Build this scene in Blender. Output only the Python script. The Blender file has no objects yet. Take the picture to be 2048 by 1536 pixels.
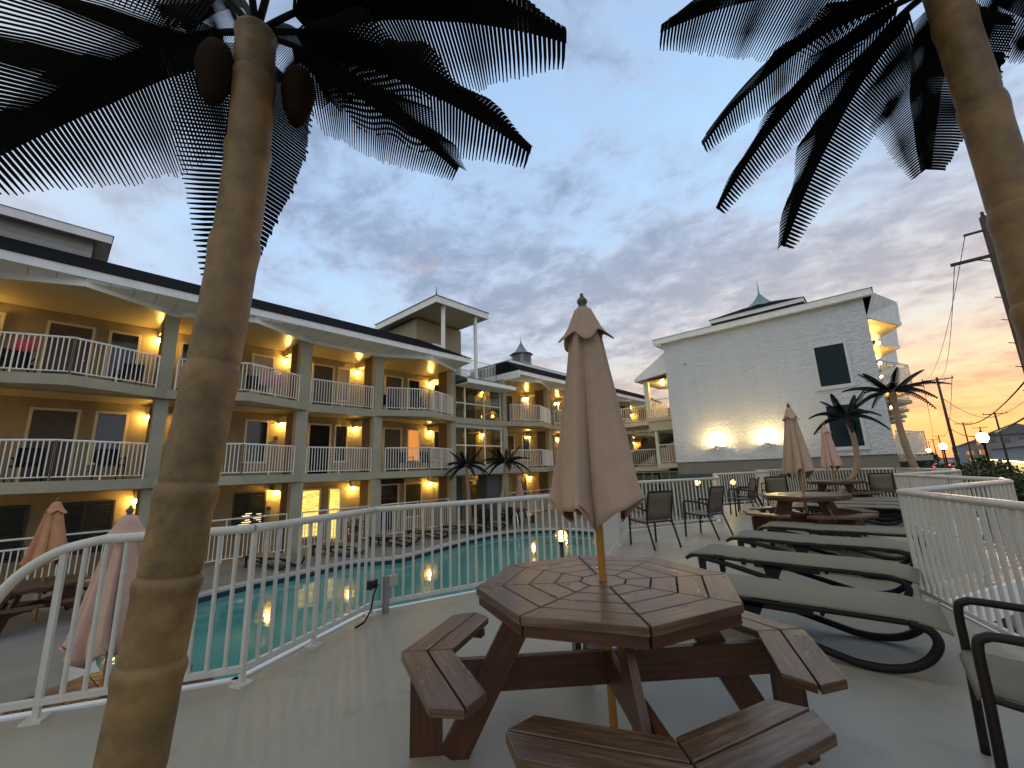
import bpy, math, random
from math import sin, cos, pi, radians as R, hypot, atan2, sqrt
from mathutils import Vector, Matrix, Euler
random.seed(7)
scene = bpy.context.scene
col = scene.collection

# ---------------------------------------------------------------- camera
# world axes: X runs along the street and the long hotel front, Y runs from the deck towards the pool
HC = 1.33
PITCH, ROLL, YAW = R(11.8655), R(-2.087), R(41.8)
def cam_setup():
    p, r = PITCH, ROLL
    F = Vector((0, cos(p), sin(p))); u0 = Vector((0, -sin(p), cos(p))); r0 = Vector((1, 0, 0))
    Rt = r0*cos(r) + u0*sin(r); U = -r0*sin(r) + u0*cos(r)
    uA = Vector((sin(YAW), cos(YAW), 0)); uB = Vector((-cos(YAW), sin(YAW), 0))
    def c(v): return Vector((v.dot(uA), v.dot(uB), v.z))
    F, Rt, U = c(F), c(Rt), c(U)
    cam = bpy.data.cameras.new('camera'); o = bpy.data.objects.new('camera', cam); col.objects.link(o)
    m = Matrix(((Rt.x, U.x, -F.x, 0), (Rt.y, U.y, -F.y, 0), (Rt.z, U.z, -F.z, HC), (0, 0, 0, 1)))
    o.matrix_world = m
    cam.sensor_width = 36; cam.lens = 824.9/2048*36
    cam.clip_start = 0.05; cam.clip_end = 3000
    scene.camera = o
cam_setup()

# ---------------------------------------------------------------- world: dusk sky with broken cloud
SUN_AZ = R(-7)      # the sun has gone down at the end of the street (+X)
SUN_EL = R(1.5)
def build_world():
    w = bpy.data.worlds.new('World'); scene.world = w; w.use_nodes = True
    nt = w.node_tree; nt.nodes.clear(); L = nt.links.new
    def N(t, **k):
        n = nt.nodes.new(t)
        for a, b in k.items(): setattr(n, a, b)
        return n
    def M(op, a, b=None, c=None, clamp=False):
        n = N('ShaderNodeMath', operation=op); n.use_clamp = clamp
        for i, v in enumerate((a, b, c)):
            if v is None: continue
            if isinstance(v, (int, float)): n.inputs[i].default_value = v
            else: L(v, n.inputs[i])
        return n.outputs[0]
    def mix(f, a, b, mode='MIX'):
        n = N('ShaderNodeMix', data_type='RGBA', blend_type=mode)
        for s, v in ((0, f), (6, a), (7, b)):
            if isinstance(v, (int, float)): n.inputs[s].default_value = v
            elif isinstance(v, tuple): n.inputs[s].default_value = (*v, 1)
            else: L(v, n.inputs[s])
        return n.outputs[2]
    def ramp(f, pts, interp='EASE'):
        n = N('ShaderNodeValToRGB'); n.color_ramp.interpolation = interp
        e = n.color_ramp.elements
        while len(e) < len(pts): e.new(0.5)
        for i, (p, c) in enumerate(pts): e[i].position = p; e[i].color = (*c, 1)
        L(f, n.inputs[0]); return n.outputs[0]
    tc = N('ShaderNodeTexCoord')
    sep = N('ShaderNodeSeparateXYZ'); L(tc.outputs['Generated'], sep.inputs[0])
    x, y, z = sep.outputs
    zc = M('MAXIMUM', z, 0.0)
    # how close to the sunset azimuth (1 towards it, 0 behind)
    hl = M('SQRT', M('ADD', M('MULTIPLY', x, x), M('MULTIPLY', y, y)))
    cosaz = M('DIVIDE', M('ADD', M('MULTIPLY', x, cos(SUN_AZ)), M('MULTIPLY', y, sin(SUN_AZ))), M('MAXIMUM', hl, 0.001))
    az = M('MULTIPLY_ADD', cosaz, 0.5, 0.5)
    warmaz = M('POWER', az, 2.1)
    clear_cool = ramp(zc, [(0.0, (.33, .42, .54)), (.22, (.33, .48, .65)), (.5, (.31, .48, .72)), (1.0, (.20, .33, .56))])
    clear_warm = ramp(zc, [(0.0, (.56, .25, .14)), (.035, (.64, .31, .15)), (.085, (.66, .45, .22)), (.16, (.60, .53, .36)), (.30, (.47, .57, .62)), (.52, (.34, .51, .71)), (1.0, (.20, .33, .56))])
    clear = mix(warmaz, clear_cool, clear_warm)
    # cloud deck seen in perspective
    den = M('ADD', zc, 0.20)
    comb = N('ShaderNodeCombineXYZ'); L(M('DIVIDE', x, den), comb.inputs[0]); L(M('DIVIDE', y, den), comb.inputs[1])
    mp = N('ShaderNodeMapping'); mp.inputs['Rotation'].default_value = (0, 0, R(28)); mp.inputs['Scale'].default_value = (1.15, .95, 1)
    mp.inputs['Location'].default_value = (3.1, 1.7, 0)
    L(comb.outputs[0], mp.inputs[0])
    def noise(scale, detail, rough, dist):
        n = N('ShaderNodeTexNoise'); n.inputs['Scale'].default_value = scale; n.inputs['Detail'].default_value = detail
        n.inputs['Roughness'].default_value = rough; n.inputs['Distortion'].default_value = dist
        L(mp.outputs[0], n.inputs['Vector']); return n.outputs['Fac']
    big = noise(.75, 4, .55, .4); mid = noise(4.2, 7, .6, .35); fine = noise(12.0, 6, .62, .4)
    d = M('ADD', M('ADD', M('MULTIPLY', big, .50), M('MULTIPLY', mid, .38)), M('MULTIPLY', fine, .20))
    def smooth(v, a, b):
        n = N('ShaderNodeMapRange', interpolation_type='SMOOTHSTEP'); L(v, n.inputs[0])
        n.inputs[1].default_value = a; n.inputs[2].default_value = b; return n.outputs[0]
    mask = smooth(d, .41, .56)
    core = smooth(d, .49, .64)
    hf = smooth(z, -0.01, 0.10)
    mask = M('MULTIPLY', mask, M('MULTIPLY_ADD', hf, .75, .25))
    mask = M('MULTIPLY', mask, .92)
    # cloud colour: pale edges, slate cores, warm near the horizon under the sunset
    ccool = mix(core, (.31, .41, .58), (.185, .242, .36))
    cwarm_lo = mix(core, (.66, .36, .17), (.42, .21, .14))
    cwarm_hi = mix(core, (.50, .46, .45), (.29, .285, .33))
    el = smooth(zc, .03, .30)
    cwarm = mix(el, cwarm_lo, cwarm_hi)
    wcl = M('MULTIPLY', M('POWER', az, 3.2), M('SUBTRACT', 1.0, smooth(zc, .25, .62)))
    ccol = mix(wcl, ccool, cwarm)
    # pink lit wisps
    wis = smooth(noise(1.7, 5, .62, .5), .60, .74)
    wisf = M('MULTIPLY', M('MULTIPLY', wis, M('POWER', az, 3.0)), M('SUBTRACT', 1.0, smooth(zc, .45, .75)))
    ccol = mix(M('MULTIPLY', wisf, .75), ccol, (.62, .40, .33))
    sky = mix(mask, clear, ccol)
    # bright break in the cloud beside the sunset
    # below the horizon: dull ground light
    sky = mix(smooth(z, -.06, -.005), (.10, .10, .11), sky)
    # unseen sky behind the camera: greyed and brightened to add light on the scene
    beh = smooth(az, .62, .18)
    sky = mix(M('MULTIPLY', beh, M('MULTIPLY', smooth(z, -.02, .02), .8)), sky, (.50, .48, .45))
    back = M('MULTIPLY_ADD', beh, .18, 1.0)
    vm = N('ShaderNodeVectorMath', operation='SCALE'); L(sky, vm.inputs[0]); L(back, vm.inputs[3])
    bg1 = N('ShaderNodeBackground'); L(vm.outputs[0], bg1.inputs[0]); bg1.inputs[1].default_value = 0.90
    st = N('ShaderNodeTexSky'); st.sky_type = 'NISHITA'; st.sun_disc = False
    st.sun_elevation = SUN_EL; st.sun_rotation = pi/2 - SUN_AZ
    bg2 = N('ShaderNodeBackground'); L(st.outputs[0], bg2.inputs[0]); bg2.inputs[1].default_value = 0.015
    add = N('ShaderNodeAddShader'); L(bg1.outputs[0], add.inputs[0]); L(bg2.outputs[0], add.inputs[1])
    out = N('ShaderNodeOutputWorld'); L(add.outputs[0], out.inputs[0])
build_world()
sl = bpy.data.lights.new('sun', 'SUN'); so = bpy.data.objects.new('sun', sl); col.objects.link(so)
sl.energy = 0.25; sl.angle = R(12); sl.color = (1.0, .62, .36)
so.rotation_euler = Vector((cos(SUN_AZ)*cos(SUN_EL+.05), sin(SUN_AZ)*cos(SUN_EL+.05), sin(SUN_EL+.05))).to_track_quat('Z', 'Y').to_euler()
scene.view_settings.view_transform = 'Standard'
scene.view_settings.look = 'None'
scene.view_settings.exposure = 0.70
scene.view_settings.gamma = 1.0

# ---------------------------------------------------------------- materials
MATS = {}
def mat(name, color, rough=.6, metal=0.0, var=0.0, vscale=6.0, bump=0.0, bscale=40.0, emit=None, estr=0.0,
        grain=False, color2=None, spec=.5, coat=0.0, bdist=.01, streak=None):
    if name in MATS: return MATS[name]
    m = bpy.data.materials.new(name); m.use_nodes = True; nt = m.node_tree; L = nt.links.new
    b = nt.nodes['Principled BSDF']
    b.inputs['Roughness'].default_value = rough; b.inputs['Metallic'].default_value = metal
    b.inputs['Specular IOR Level'].default_value = spec
    b.inputs['Coat Weight'].default_value = coat
    b.inputs['Base Color'].default_value = (*color, 1)
    tc = nt.nodes.new('ShaderNodeTexCoord')
    src = tc.outputs['UV'] if grain else tc.outputs['Object']
    def noise(sc, det=4, vec=None, rg=.6):
        n = nt.nodes.new('ShaderNodeTexNoise'); n.inputs['Scale'].default_value = sc; n.inputs['Detail'].default_value = det
        n.inputs['Roughness'].default_value = rg
        L(vec if vec is not None else src, n.inputs['Vector']); return n.outputs['Fac']
    if grain:
        mp = nt.nodes.new('ShaderNodeMapping'); mp.inputs['Scale'].default_value = (2.2, 34, 1); L(tc.outputs['UV'], mp.inputs[0])
        f = noise(1.6, 7, mp.outputs[0], .72)
        mp2 = nt.nodes.new('ShaderNodeMapping'); mp2.inputs['Scale'].default_value = (1.0, 3, 1); L(tc.outputs['UV'], mp2.inputs[0])
        f2 = noise(2.3, 4, mp2.outputs[0], .6)
        r = nt.nodes.new('ShaderNodeValToRGB'); e = r.color_ramp.elements
        e[0].position = .34; e[0].color = (*[c*.48 for c in color], 1); e[1].position = .66; e[1].color = (*(color2 or color), 1)
        mid = e.new(.5); mid.color = (*color, 1)
        ad = nt.nodes.new('ShaderNodeMath'); ad.operation = 'MULTIPLY_ADD'; L(f, ad.inputs[0]); ad.inputs[1].default_value = .7
        ml = nt.nodes.new('ShaderNodeMath'); ml.operation = 'MULTIPLY'; L(f2, ml.inputs[0]); ml.inputs[1].default_value = .3; L(ml.outputs[0], ad.inputs[2])
        L(ad.outputs[0], r.inputs[0]); L(r.outputs[0], b.inputs['Base Color'])
        bp = nt.nodes.new('ShaderNodeBump'); bp.inputs['Strength'].default_value = .25; bp.inputs['Distance'].default_value = .004
        L(f, bp.inputs['Height']); L(bp.outputs[0], b.inputs['Normal'])
        rr = nt.nodes.new('ShaderNodeMapRange'); rr.inputs[3].default_value = rough-.1; rr.inputs[4].default_value = rough+.15; L(f2, rr.inputs[0]); L(rr.outputs[0], b.inputs['Roughness'])
    elif var > 0:
        f = noise(vscale, 5)
        if streak:
            mp = nt.nodes.new('ShaderNodeMapping'); mp.inputs['Scale'].default_value = streak; L(tc.outputs['Object'], mp.inputs[0])
            f = noise(vscale, 5, mp.outputs[0])
        mx = nt.nodes.new('ShaderNodeMix'); mx.data_type = 'RGBA'
        mr = nt.nodes.new('ShaderNodeMapRange'); mr.inputs[1].default_value = .3; mr.inputs[2].default_value = .7; L(f, mr.inputs[0])
        L(mr.outputs[0], mx.inputs[0])
        mx.inputs[6].default_value = (*[c*(1-var) for c in color], 1)
        mx.inputs[7].default_value = (*[min(1, c*(1+var)) for c in (color2 or color)], 1)
        L(mx.outputs[2], b.inputs['Base Color'])
        rr = nt.nodes.new('ShaderNodeMapRange'); rr.inputs[3].default_value = max(.03, rough-.08); rr.inputs[4].default_value = min(1, rough+.08); L(f, rr.inputs[0]); L(rr.outputs[0], b.inputs['Roughness'])
    if bump > 0 and not grain:
        f = noise(bscale, 4)
        bp = nt.nodes.new('ShaderNodeBump'); bp.inputs['Strength'].default_value = bump; bp.inputs['Distance'].default_value = bdist
        L(f, bp.inputs['Height']); L(bp.outputs[0], b.inputs['Normal'])
    if emit:
        b.inputs['Emission Color'].default_value = (*emit, 1); b.inputs['Emission Strength'].default_value = estr
    MATS[name] = m; return m

def boards_mat(name, color, pitch, axis=2, rough=.6, depth=.35):
    """painted clapboard / seamed panel: lines repeat along one axis"""
    if name in MATS: return MATS[name]
    m = mat(name, color, rough, var=.08, vscale=2.5)
    nt = m.node_tree; L = nt.links.new; b = nt.nodes['Principled BSDF']
    tc = nt.nodes.new('ShaderNodeTexCoord'); sp = nt.nodes.new('ShaderNodeSeparateXYZ'); L(tc.outputs['Object'], sp.inputs[0])
    fr = nt.nodes.new('ShaderNodeMath'); fr.operation = 'DIVIDE'; L(sp.outputs[axis], fr.inputs[0]); fr.inputs[1].default_value = pitch
    f2 = nt.nodes.new('ShaderNodeMath'); f2.operation = 'FRACT'; L(fr.outputs[0], f2.inputs[0])
    bp = nt.nodes.new('ShaderNodeBump'); bp.inputs['Strength'].default_value = 1; bp.inputs['Distance'].default_value = pitch*depth*.3
    if axis == 2:
        inv = nt.nodes.new('ShaderNodeMath'); inv.operation = 'SUBTRACT'; inv.inputs[0].default_value = 1; L(f2.outputs[0], inv.inputs[1]); h = inv.outputs[0]
    else:
        h = nt.nodes.new('ShaderNodeMapRange'); h.inputs[1].default_value = 0; h.inputs[2].default_value = .05; L(f2.outputs[0], h.inputs[0]); h = h.outputs[0]
    L(h, bp.inputs['Height']); L(bp.outputs[0], b.inputs['Normal'])
    gr = nt.nodes.new('ShaderNodeMapRange'); gr.inputs[1].default_value = 0; gr.inputs[2].default_value = (.10 if axis == 2 else .06); gr.inputs[3].default_value = .45; gr.inputs[4].default_value = 1; L(f2.outputs[0], gr.inputs[0])  # shade in the grooves put into the colour as darker lines
    src = b.inputs['Base Color'].links[0].from_socket; mm = nt.nodes.new('ShaderNodeVectorMath'); mm.operation = 'SCALE'; L(src, mm.inputs[0]); L(gr.outputs[0], mm.inputs[3]); L(mm.outputs[0], b.inputs['Base Color'])
    return m

WHITE_DIM = mat('white_paint_dimmed', (.55, .53, .46), .32, var=.08, vscale=9)  # white paint again, darkened to imitate the dimmer light on the deck rails
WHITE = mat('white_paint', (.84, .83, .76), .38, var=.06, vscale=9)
TRIM = mat('white_trim', (.84, .84, .80), .55, var=.08, vscale=3)
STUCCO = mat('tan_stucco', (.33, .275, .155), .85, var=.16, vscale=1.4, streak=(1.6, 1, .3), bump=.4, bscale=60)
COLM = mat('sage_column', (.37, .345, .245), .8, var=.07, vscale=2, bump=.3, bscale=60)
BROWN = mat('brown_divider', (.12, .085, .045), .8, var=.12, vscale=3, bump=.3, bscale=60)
CEIL = mat('soffit_paint', (.52, .46, .28), .32, var=.05, vscale=2)
SHINGLE = mat('dark_shingle', (.008, .008, .010), 1.0, spec=.05, var=.4, vscale=14, bump=.6, bscale=30, bdist=.02)
GREENM = boards_mat('green_metal_roof', (.07, .17, .14), .35, axis=0, rough=.45, depth=.3)
CLAP = boards_mat('clapboard', (.40, .42, .38), .18, axis=2)
SEAM = boards_mat('seamed_panel', (.88, .88, .83), .50, axis=0, rough=.6, depth=.10)
FRAME = mat('cream_frame', (.66, .60, .42), .6, var=.05)
GLASSD = mat('dark_glass', (.018, .024, .028), .08, spec=.9, var=.3, vscale=.8)
GLASSB = mat('blue_dark_glass', (.008, .024, .030), .12, spec=.12, var=.3, vscale=.6)
DOORM = mat('door_paint', (.085, .065, .035), .5, var=.15)
LITY = mat('lit_window_yellow', (.5, .4, .1), .6, emit=(1, .72, .16), estr=1.0)
_nt = LITY.node_tree; _b = _nt.nodes['Principled BSDF']; _t = _nt.nodes.new('ShaderNodeTexCoord'); _m = _nt.nodes.new('ShaderNodeMapping'); _m.inputs['Scale'].default_value = (2.2, 1, 9)
_n = _nt.nodes.new('ShaderNodeTexNoise'); _n.inputs['Scale'].default_value = 1.6; _n.inputs['Distortion'].default_value = 1.0; _r = _nt.nodes.new('ShaderNodeMapRange'); _r.inputs[1].default_value = .3; _r.inputs[2].default_value = .7; _r.inputs[3].default_value = .35; _r.inputs[4].default_value = 1.05
_nt.links.new(_t.outputs['Object'], _m.inputs[0]); _nt.links.new(_m.outputs[0], _n.inputs['Vector']); _nt.links.new(_n.outputs['Fac'], _r.inputs[0]); _nt.links.new(_r.outputs[0], _b.inputs['Emission Strength'])
LITO = mat('lit_window_orange', (.3, .15, .05), .6, emit=(1, .36, .07), estr=.45)
GLOBE = mat('lamp_globe', (1, .9, .6), .4, emit=(1.0, .57, .14), estr=165)
FLOODG = mat('uplight_glow', (1, .9, .6), .4, emit=(1.0, .68, .26), estr=460)
STREETG = mat('street_lamp_glow', (1, .9, .6), .4, emit=(1.0, .66, .25), estr=24)
LANTG = mat('lantern_glow', (1, .9, .6), .4, emit=(1.0, .66, .12), estr=9)
DARKM = mat('dark_metal', (.018, .017, .016), .45, metal=.3, var=.2)
BRNM = mat('brown_metal', (.020, .015, .013), .5, metal=.1, var=.2, spec=.3)
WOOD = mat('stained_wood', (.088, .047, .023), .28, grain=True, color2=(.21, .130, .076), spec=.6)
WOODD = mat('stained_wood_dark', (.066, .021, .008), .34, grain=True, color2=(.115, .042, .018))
POLEM = mat('varnished_pole', (.42, .20, .035), .35, var=.15, vscale=5)
CANVAS = mat('umbrella_canvas', (.40, .285, .20), .9, var=.07, vscale=10, bump=.25, bscale=320, bdist=.002)
CANVASO = mat('umbrella_canvas_orange', (.50, .24, .12), .9, var=.1, vscale=6, bump=.25, bscale=320, bdist=.002)
CANVASP = mat('umbrella_canvas_pink', (.50, .325, .245), .9, var=.1, vscale=6, bump=.25, bscale=320, bdist=.002)
LINING = mat('umbrella_lining', (.32, .06, .04), .9)
SLING = mat('sling_mesh', (.165, .145, .092), .75, var=.08, vscale=30, bump=.3, bscale=420, bdist=.002)
SLINGB = mat('sling_mesh_brown', (.13, .095, .065), .75, var=.1, vscale=30, bump=.3, bscale=420, bdist=.002)
PLAS = mat('charcoal_plastic', (.010, .010, .010), .6, var=.2, spec=.25)
TRUNK = mat('palm_trunk', (.175, .105, .034), .55, var=.55, vscale=7, bump=.5, bscale=45, bdist=.006)
TRUNKS = mat('small_palm_trunk', (.30, .21, .12), .7, var=.2, vscale=6)
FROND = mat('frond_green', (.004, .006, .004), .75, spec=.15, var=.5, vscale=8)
NUT = mat('coconut_brown', (.022, .012, .006), .85, spec=.08, var=.35, vscale=9, bump=.5, bscale=90, bdist=.004)
ASPH = mat('asphalt', (.045, .045, .047), .95, spec=.1, var=.25, vscale=1.5, bump=.3, bscale=90)
CONC = mat('concrete', (.20, .185, .155), .85, var=.14, vscale=1.4, bump=.3, bscale=60)
CONCD = mat('base_concrete', (.20, .195, .165), .85, var=.1, vscale=2, bump=.4, bscale=40)
COPE = mat('pool_coping', (.42, .40, .35), .7, var=.1)
TILE = mat('pool_tile_band', (.015, .03, .05), .25)
WOODP = mat('utility_pole_wood', (.055, .038, .028), .85, var=.3, vscale=4)
LEAFB = mat('bush_leaf', (.035, .055, .015), .7, var=.5, vscale=3)
TERRA = mat('terracotta', (.25, .12, .07), .8, var=.1)
CHROME = mat('chrome_rail', (.7, .7, .7), .2, metal=.9)

def deck_mat():
    m = bpy.data.materials.new('deck_coating'); m.use_nodes = True; nt = m.node_tree; L = nt.links.new
    b = nt.nodes['Principled BSDF']; tc = nt.nodes.new('ShaderNodeTexCoord')
    def noise(sc, det=5, rg=.6):
        n = nt.nodes.new('ShaderNodeTexNoise'); n.inputs['Scale'].default_value = sc; n.inputs['Detail'].default_value = det; n.inputs['Roughness'].default_value = rg
        L(tc.outputs['Object'], n.inputs['Vector']); return n.outputs['Fac']
    big, sp = noise(.55, 6, .65), noise(170, 2)
    r = nt.nodes.new('ShaderNodeValToRGB'); e = r.color_ramp.elements
    e[0].position = .3; e[0].color = (.275, .25, .19, 1); e[1].position = .7; e[1].color = (.37, .34, .265, 1); L(big, r.inputs[0])
    mx = nt.nodes.new('ShaderNodeMix'); mx.data_type = 'RGBA'; mx.blend_type = 'MULTIPLY'
    r2 = nt.nodes.new('ShaderNodeValToRGB'); e = r2.color_ramp.elements
    e[0].position = .3; e[0].color = (.78, .78, .76, 1); e[1].position = .62; e[1].color = (1.08, 1.08, 1.06, 1); L(sp, r2.inputs[0])
    mx.inputs[0].default_value = 1; L(r.outputs[0], mx.inputs[6]); L(r2.outputs[0], mx.inputs[7])
    mx2 = nt.nodes.new('ShaderNodeMix'); mx2.data_type = 'RGBA'; mx2.blend_type = 'MULTIPLY'; mx2.inputs[0].default_value = 1
    r3 = nt.nodes.new('ShaderNodeValToRGB'); e = r3.color_ramp.elements
    e[0].position = .56; e[0].color = (1, 1, 1, 1); e[1].position = .74; e[1].color = (.70, .69, .66, 1); L(noise(1.9, 9, .72), r3.inputs[0])
    L(mx.outputs[2], mx2.inputs[6]); L(r3.outputs[0], mx2.inputs[7]); L(mx2.outputs[2], b.inputs['Base Color'])
    mr = nt.nodes.new('ShaderNodeMapRange'); mr.inputs[3].default_value = .24; mr.inputs[4].default_value = .5; L(noise(1.7, 5), mr.inputs[0]); L(mr.outputs[0], b.inputs['Roughness'])
    bp = nt.nodes.new('ShaderNodeBump'); bp.inputs['Strength'].default_value = .25; bp.inputs['Distance'].default_value = .003
    L(noise(230, 2), bp.inputs['Height']); L(bp.outputs[0], b.inputs['Normal'])
    return m
DECK = deck_mat()
def wall_mat():
    m = mat('white_textured_stucco', (.62, .66, .68), .42, var=.045, vscale=1.6, streak=(1.5, 1.5, .22))
    nt = m.node_tree; L = nt.links.new; b = nt.nodes['Principled BSDF']; tc = nt.nodes['Texture Coordinate'] if 'Texture Coordinate' in nt.nodes else nt.nodes.new('ShaderNodeTexCoord')
    mp = nt.nodes.new('ShaderNodeMapping'); mp.inputs['Scale'].default_value = (1, 1, 1.7); L(tc.outputs['Object'], mp.inputs[0])
    n = nt.nodes.new('ShaderNodeTexNoise'); n.inputs['Scale'].default_value = 5.0; n.inputs['Detail'].default_value = 4; n.inputs['Roughness'].default_value = .55; n.inputs['Distortion'].default_value = 1.2
    L(mp.outputs[0], n.inputs['Vector'])
    bp = nt.nodes.new('ShaderNodeBump'); bp.inputs['Strength'].default_value = 1.0; bp.inputs['Distance'].default_value = .085
    L(n.outputs['Fac'], bp.inputs['Height']); L(bp.outputs[0], b.inputs['Normal'])
    return m
STUCW = wall_mat()
def water_mat():
    m = bpy.data.materials.new('pool_water'); m.use_nodes = True; nt = m.node_tree; L = nt.links.new
    b = nt.nodes['Principled BSDF']; tc = nt.nodes.new('ShaderNodeTexCoord')
    n = nt.nodes.new('ShaderNodeTexNoise'); n.inputs['Scale'].default_value = .35; n.inputs['Detail'].default_value = 3; L(tc.outputs['Object'], n.inputs['Vector'])
    r = nt.nodes.new('ShaderNodeValToRGB'); e = r.color_ramp.elements
    e[0].position = .3; e[0].color = (.035, .20, .185, 1); e[1].position = .7; e[1].color = (.12, .33, .27, 1); L(n.outputs['Fac'], r.inputs[0])
    L(r.outputs[0], b.inputs['Base Color']); b.inputs['Roughness'].default_value = .05; b.inputs['IOR'].default_value = 1.33
    w = nt.nodes.new('ShaderNodeTexNoise'); w.inputs['Scale'].default_value = 3.2; w.inputs['Detail'].default_value = 2; L(tc.outputs['Object'], w.inputs['Vector'])
    bp = nt.nodes.new('ShaderNodeBump'); bp.inputs['Strength'].default_value = .13; bp.inputs['Distance'].default_value = .02
    L(w.outputs['Fac'], bp.inputs['Height']); L(bp.outputs[0], b.inputs['Normal'])
    return m
WATER = water_mat()

# ---------------------------------------------------------------- mesh helpers
class MB:
    def __init__(s): s.v = []; s.f = []; s.uv = []; s.sm = []
    def face(s, idx, uv=None, smooth=False):
        s.f.append(idx); s.uv.append(uv or [(0, 0)]*len(idx)); s.sm.append(smooth)
    def hexa(s, p, u=None):
        """8 points: bottom 4 (ccw), top 4; u = optional uv length direction (Vector)"""
        b = len(s.v); s.v += [tuple(q) for q in p]
        Q = [Vector(q) for q in p]
        for q in ((3, 2, 1, 0), (4, 5, 6, 7), (0, 1, 5, 4), (1, 2, 6, 5), (2, 3, 7, 6), (3, 0, 4, 7)):
            uv = None
            if u is not None:
                n = (Q[q[1]]-Q[q[0]]).cross(Q[q[3]]-Q[q[0]])
                w = n.cross(u)
                if w.length < 1e-6: w = Vector((0, 0, 1)).cross(u)
                if w.length < 1e-6: w = Vector((1, 0, 0))
                w.normalize(); o = s.off if hasattr(s, 'off') else 0
                uv = [(Q[i].dot(u)+o, Q[i].dot(w)+o*.37) for i in q]
            s.face([b+i for i in q], uv)
    def box(s, c, size, rz=0, u=None):
        x, y, z = [d/2 for d in size]; ca, sa = cos(rz), sin(rz)
        pts = []
        for dz in (-z, z):
            for dx, dy in ((-x, -y), (x, -y), (x, y), (-x, y)):
                pts.append((c[0]+dx*ca-dy*sa, c[1]+dx*sa+dy*ca, c[2]+dz))
        s.off = random.random()*9; s.hexa(pts, u)
    def bb(s, x0, x1, y0, y1, z0, z1): s.box(((x0+x1)/2, (y0+y1)/2, (z0+z1)/2), (abs(x1-x0), abs(y1-y0), abs(z1-z0)))
    def beam(s, p0, p1, w, h, up=(0, 0, 1), ext=0, uv=True):
        """rectangular bar from p0 to p1, w sideways, h along up"""
        p0, p1 = Vector(p0), Vector(p1); d = (p1-p0).normalized(); up = Vector(up)
        sd = d.cross(up)
        if sd.length < 1e-5: sd = Vector((1, 0, 0))
        sd.normalize(); uu = sd.cross(d).normalized()
        p0 = p0-d*ext; p1 = p1+d*ext; a, b = sd*w/2, uu*h/2
        s.off = random.random()*9
        s.hexa([p0-a-b, p0+a-b, p1+a-b, p1-a-b, p0-a+b, p0+a+b, p1+a+b, p1-a+b], d if uv else None)
    def prism(s, poly, z0, z1, u=None, smooth=False):
        b = len(s.v); n = len(poly)
        s.v += [(x, y, z0) for x, y in poly] + [(x, y, z1) for x, y in poly]
        s.off = random.random()*9
        def uvf(pts):
            if u is None: return None
            w = Vector((0, 0, 1)).cross(u); return [(Vector(q).dot(u)+s.off, Vector(q).dot(w)+s.off*.37) for q in pts]
        s.face([b+i for i in range(n-1, -1, -1)], uvf([s.v[b+i] for i in range(n-1, -1, -1)]))
        s.face([b+n+i for i in range(n)], uvf([s.v[b+n+i] for i in range(n)]))
        for i in range(n):
            j = (i+1) % n; q = [b+i, b+j, b+n+j, b+n+i]
            s.face(q, [(Vector(s.v[k]).dot(u)+s.off, s.v[k][2]) for k in q] if u is not None else None, smooth)
    def tube(s, path, r, n=8, closed=False, caps=True, rr=None):
        path = [Vector(p) for p in path]; b = len(s.v); m = len(path)
        prev = None
        for i, p in enumerate(path):
            a = path[i-1] if (i > 0 or closed) else p; c = path[(i+1) % m] if (i < m-1 or closed) else p
            t = (c-a).normalized()
            if prev is None:
                ref = Vector((0, 0, 1)) if abs(t.z) < .9 else Vector((1, 0, 0))
                nx = t.cross(ref).normalized()
            else:
                nx = (prev - t*prev.dot(t)); nx = nx.normalized() if nx.length > 1e-6 else t.cross(Vector((1, 0, 0))).normalized()
            prev = nx; ny = t.cross(nx); ri = rr[i] if rr else r
            for k in range(n):
                a_ = 2*pi*k/n; s.v.append(tuple(p + nx*ri*cos(a_) + ny*ri*sin(a_)))
        for i in range(m if closed else m-1):
            j = (i+1) % m
            for k in range(n):
                l = (k+1) % n; s.face([b+i*n+k, b+i*n+l, b+j*n+l, b+j*n+k], None, True)
        if caps and not closed:
            s.face([b+k for k in range(n-1, -1, -1)]); s.face([b+(m-1)*n+k for k in range(n)])
    def stube(s, path, r, n=8, k=5, **kw):
        P_ = [Vector(p) for p in path]; out = []
        for i in range(len(P_)-1):
            a, b, c, d = P_[max(0, i-1)], P_[i], P_[i+1], P_[min(len(P_)-1, i+2)]
            for q in range(k):
                t = q/k; out.append(.5*((2*b)+(c-a)*t+(2*a-5*b+4*c-d)*t*t+(3*b-a-3*c+d)*t**3))
        out.append(P_[-1]); s.tube(out, r, n, **kw)
    def lathe(s, prof, c=(0, 0, 0), n=16, smooth=True):
        b = len(s.v)
        for r, z in prof:
            for k in range(n): a = 2*pi*k/n; s.v.append((c[0]+r*cos(a), c[1]+r*sin(a), c[2]+z))
        for i in range(len(prof)-1):
            for k in range(n):
                l = (k+1) % n; s.face([b+i*n+k, b+i*n+l, b+(i+1)*n+l, b+(i+1)*n+k], None, smooth)
        s.face([b+k for k in range(n-1, -1, -1)]); s.face([b+(len(prof)-1)*n+k for k in range(n)])
    def ball(s, c, r, n=12, m=8, sc=(1, 1, 1)):
        prof = [(r*sin(pi*i/m), -r*cos(pi*i/m)) for i in range(m+1)]; prof[0] = (r*.02, -r); prof[-1] = (r*.02, r)
        b = len(s.v); s.lathe(prof, (0, 0, 0), n)
        for i in range(b, len(s.v)): v = s.v[i]; s.v[i] = (c[0]+v[0]*sc[0], c[1]+v[1]*sc[1], c[2]+v[2]*sc[2])
    def quad(s, a, b_, c, d): b = len(s.v); s.v += [tuple(q) for q in (a, b_, c, d)]; s.face([b, b+1, b+2, b+3])
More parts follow.
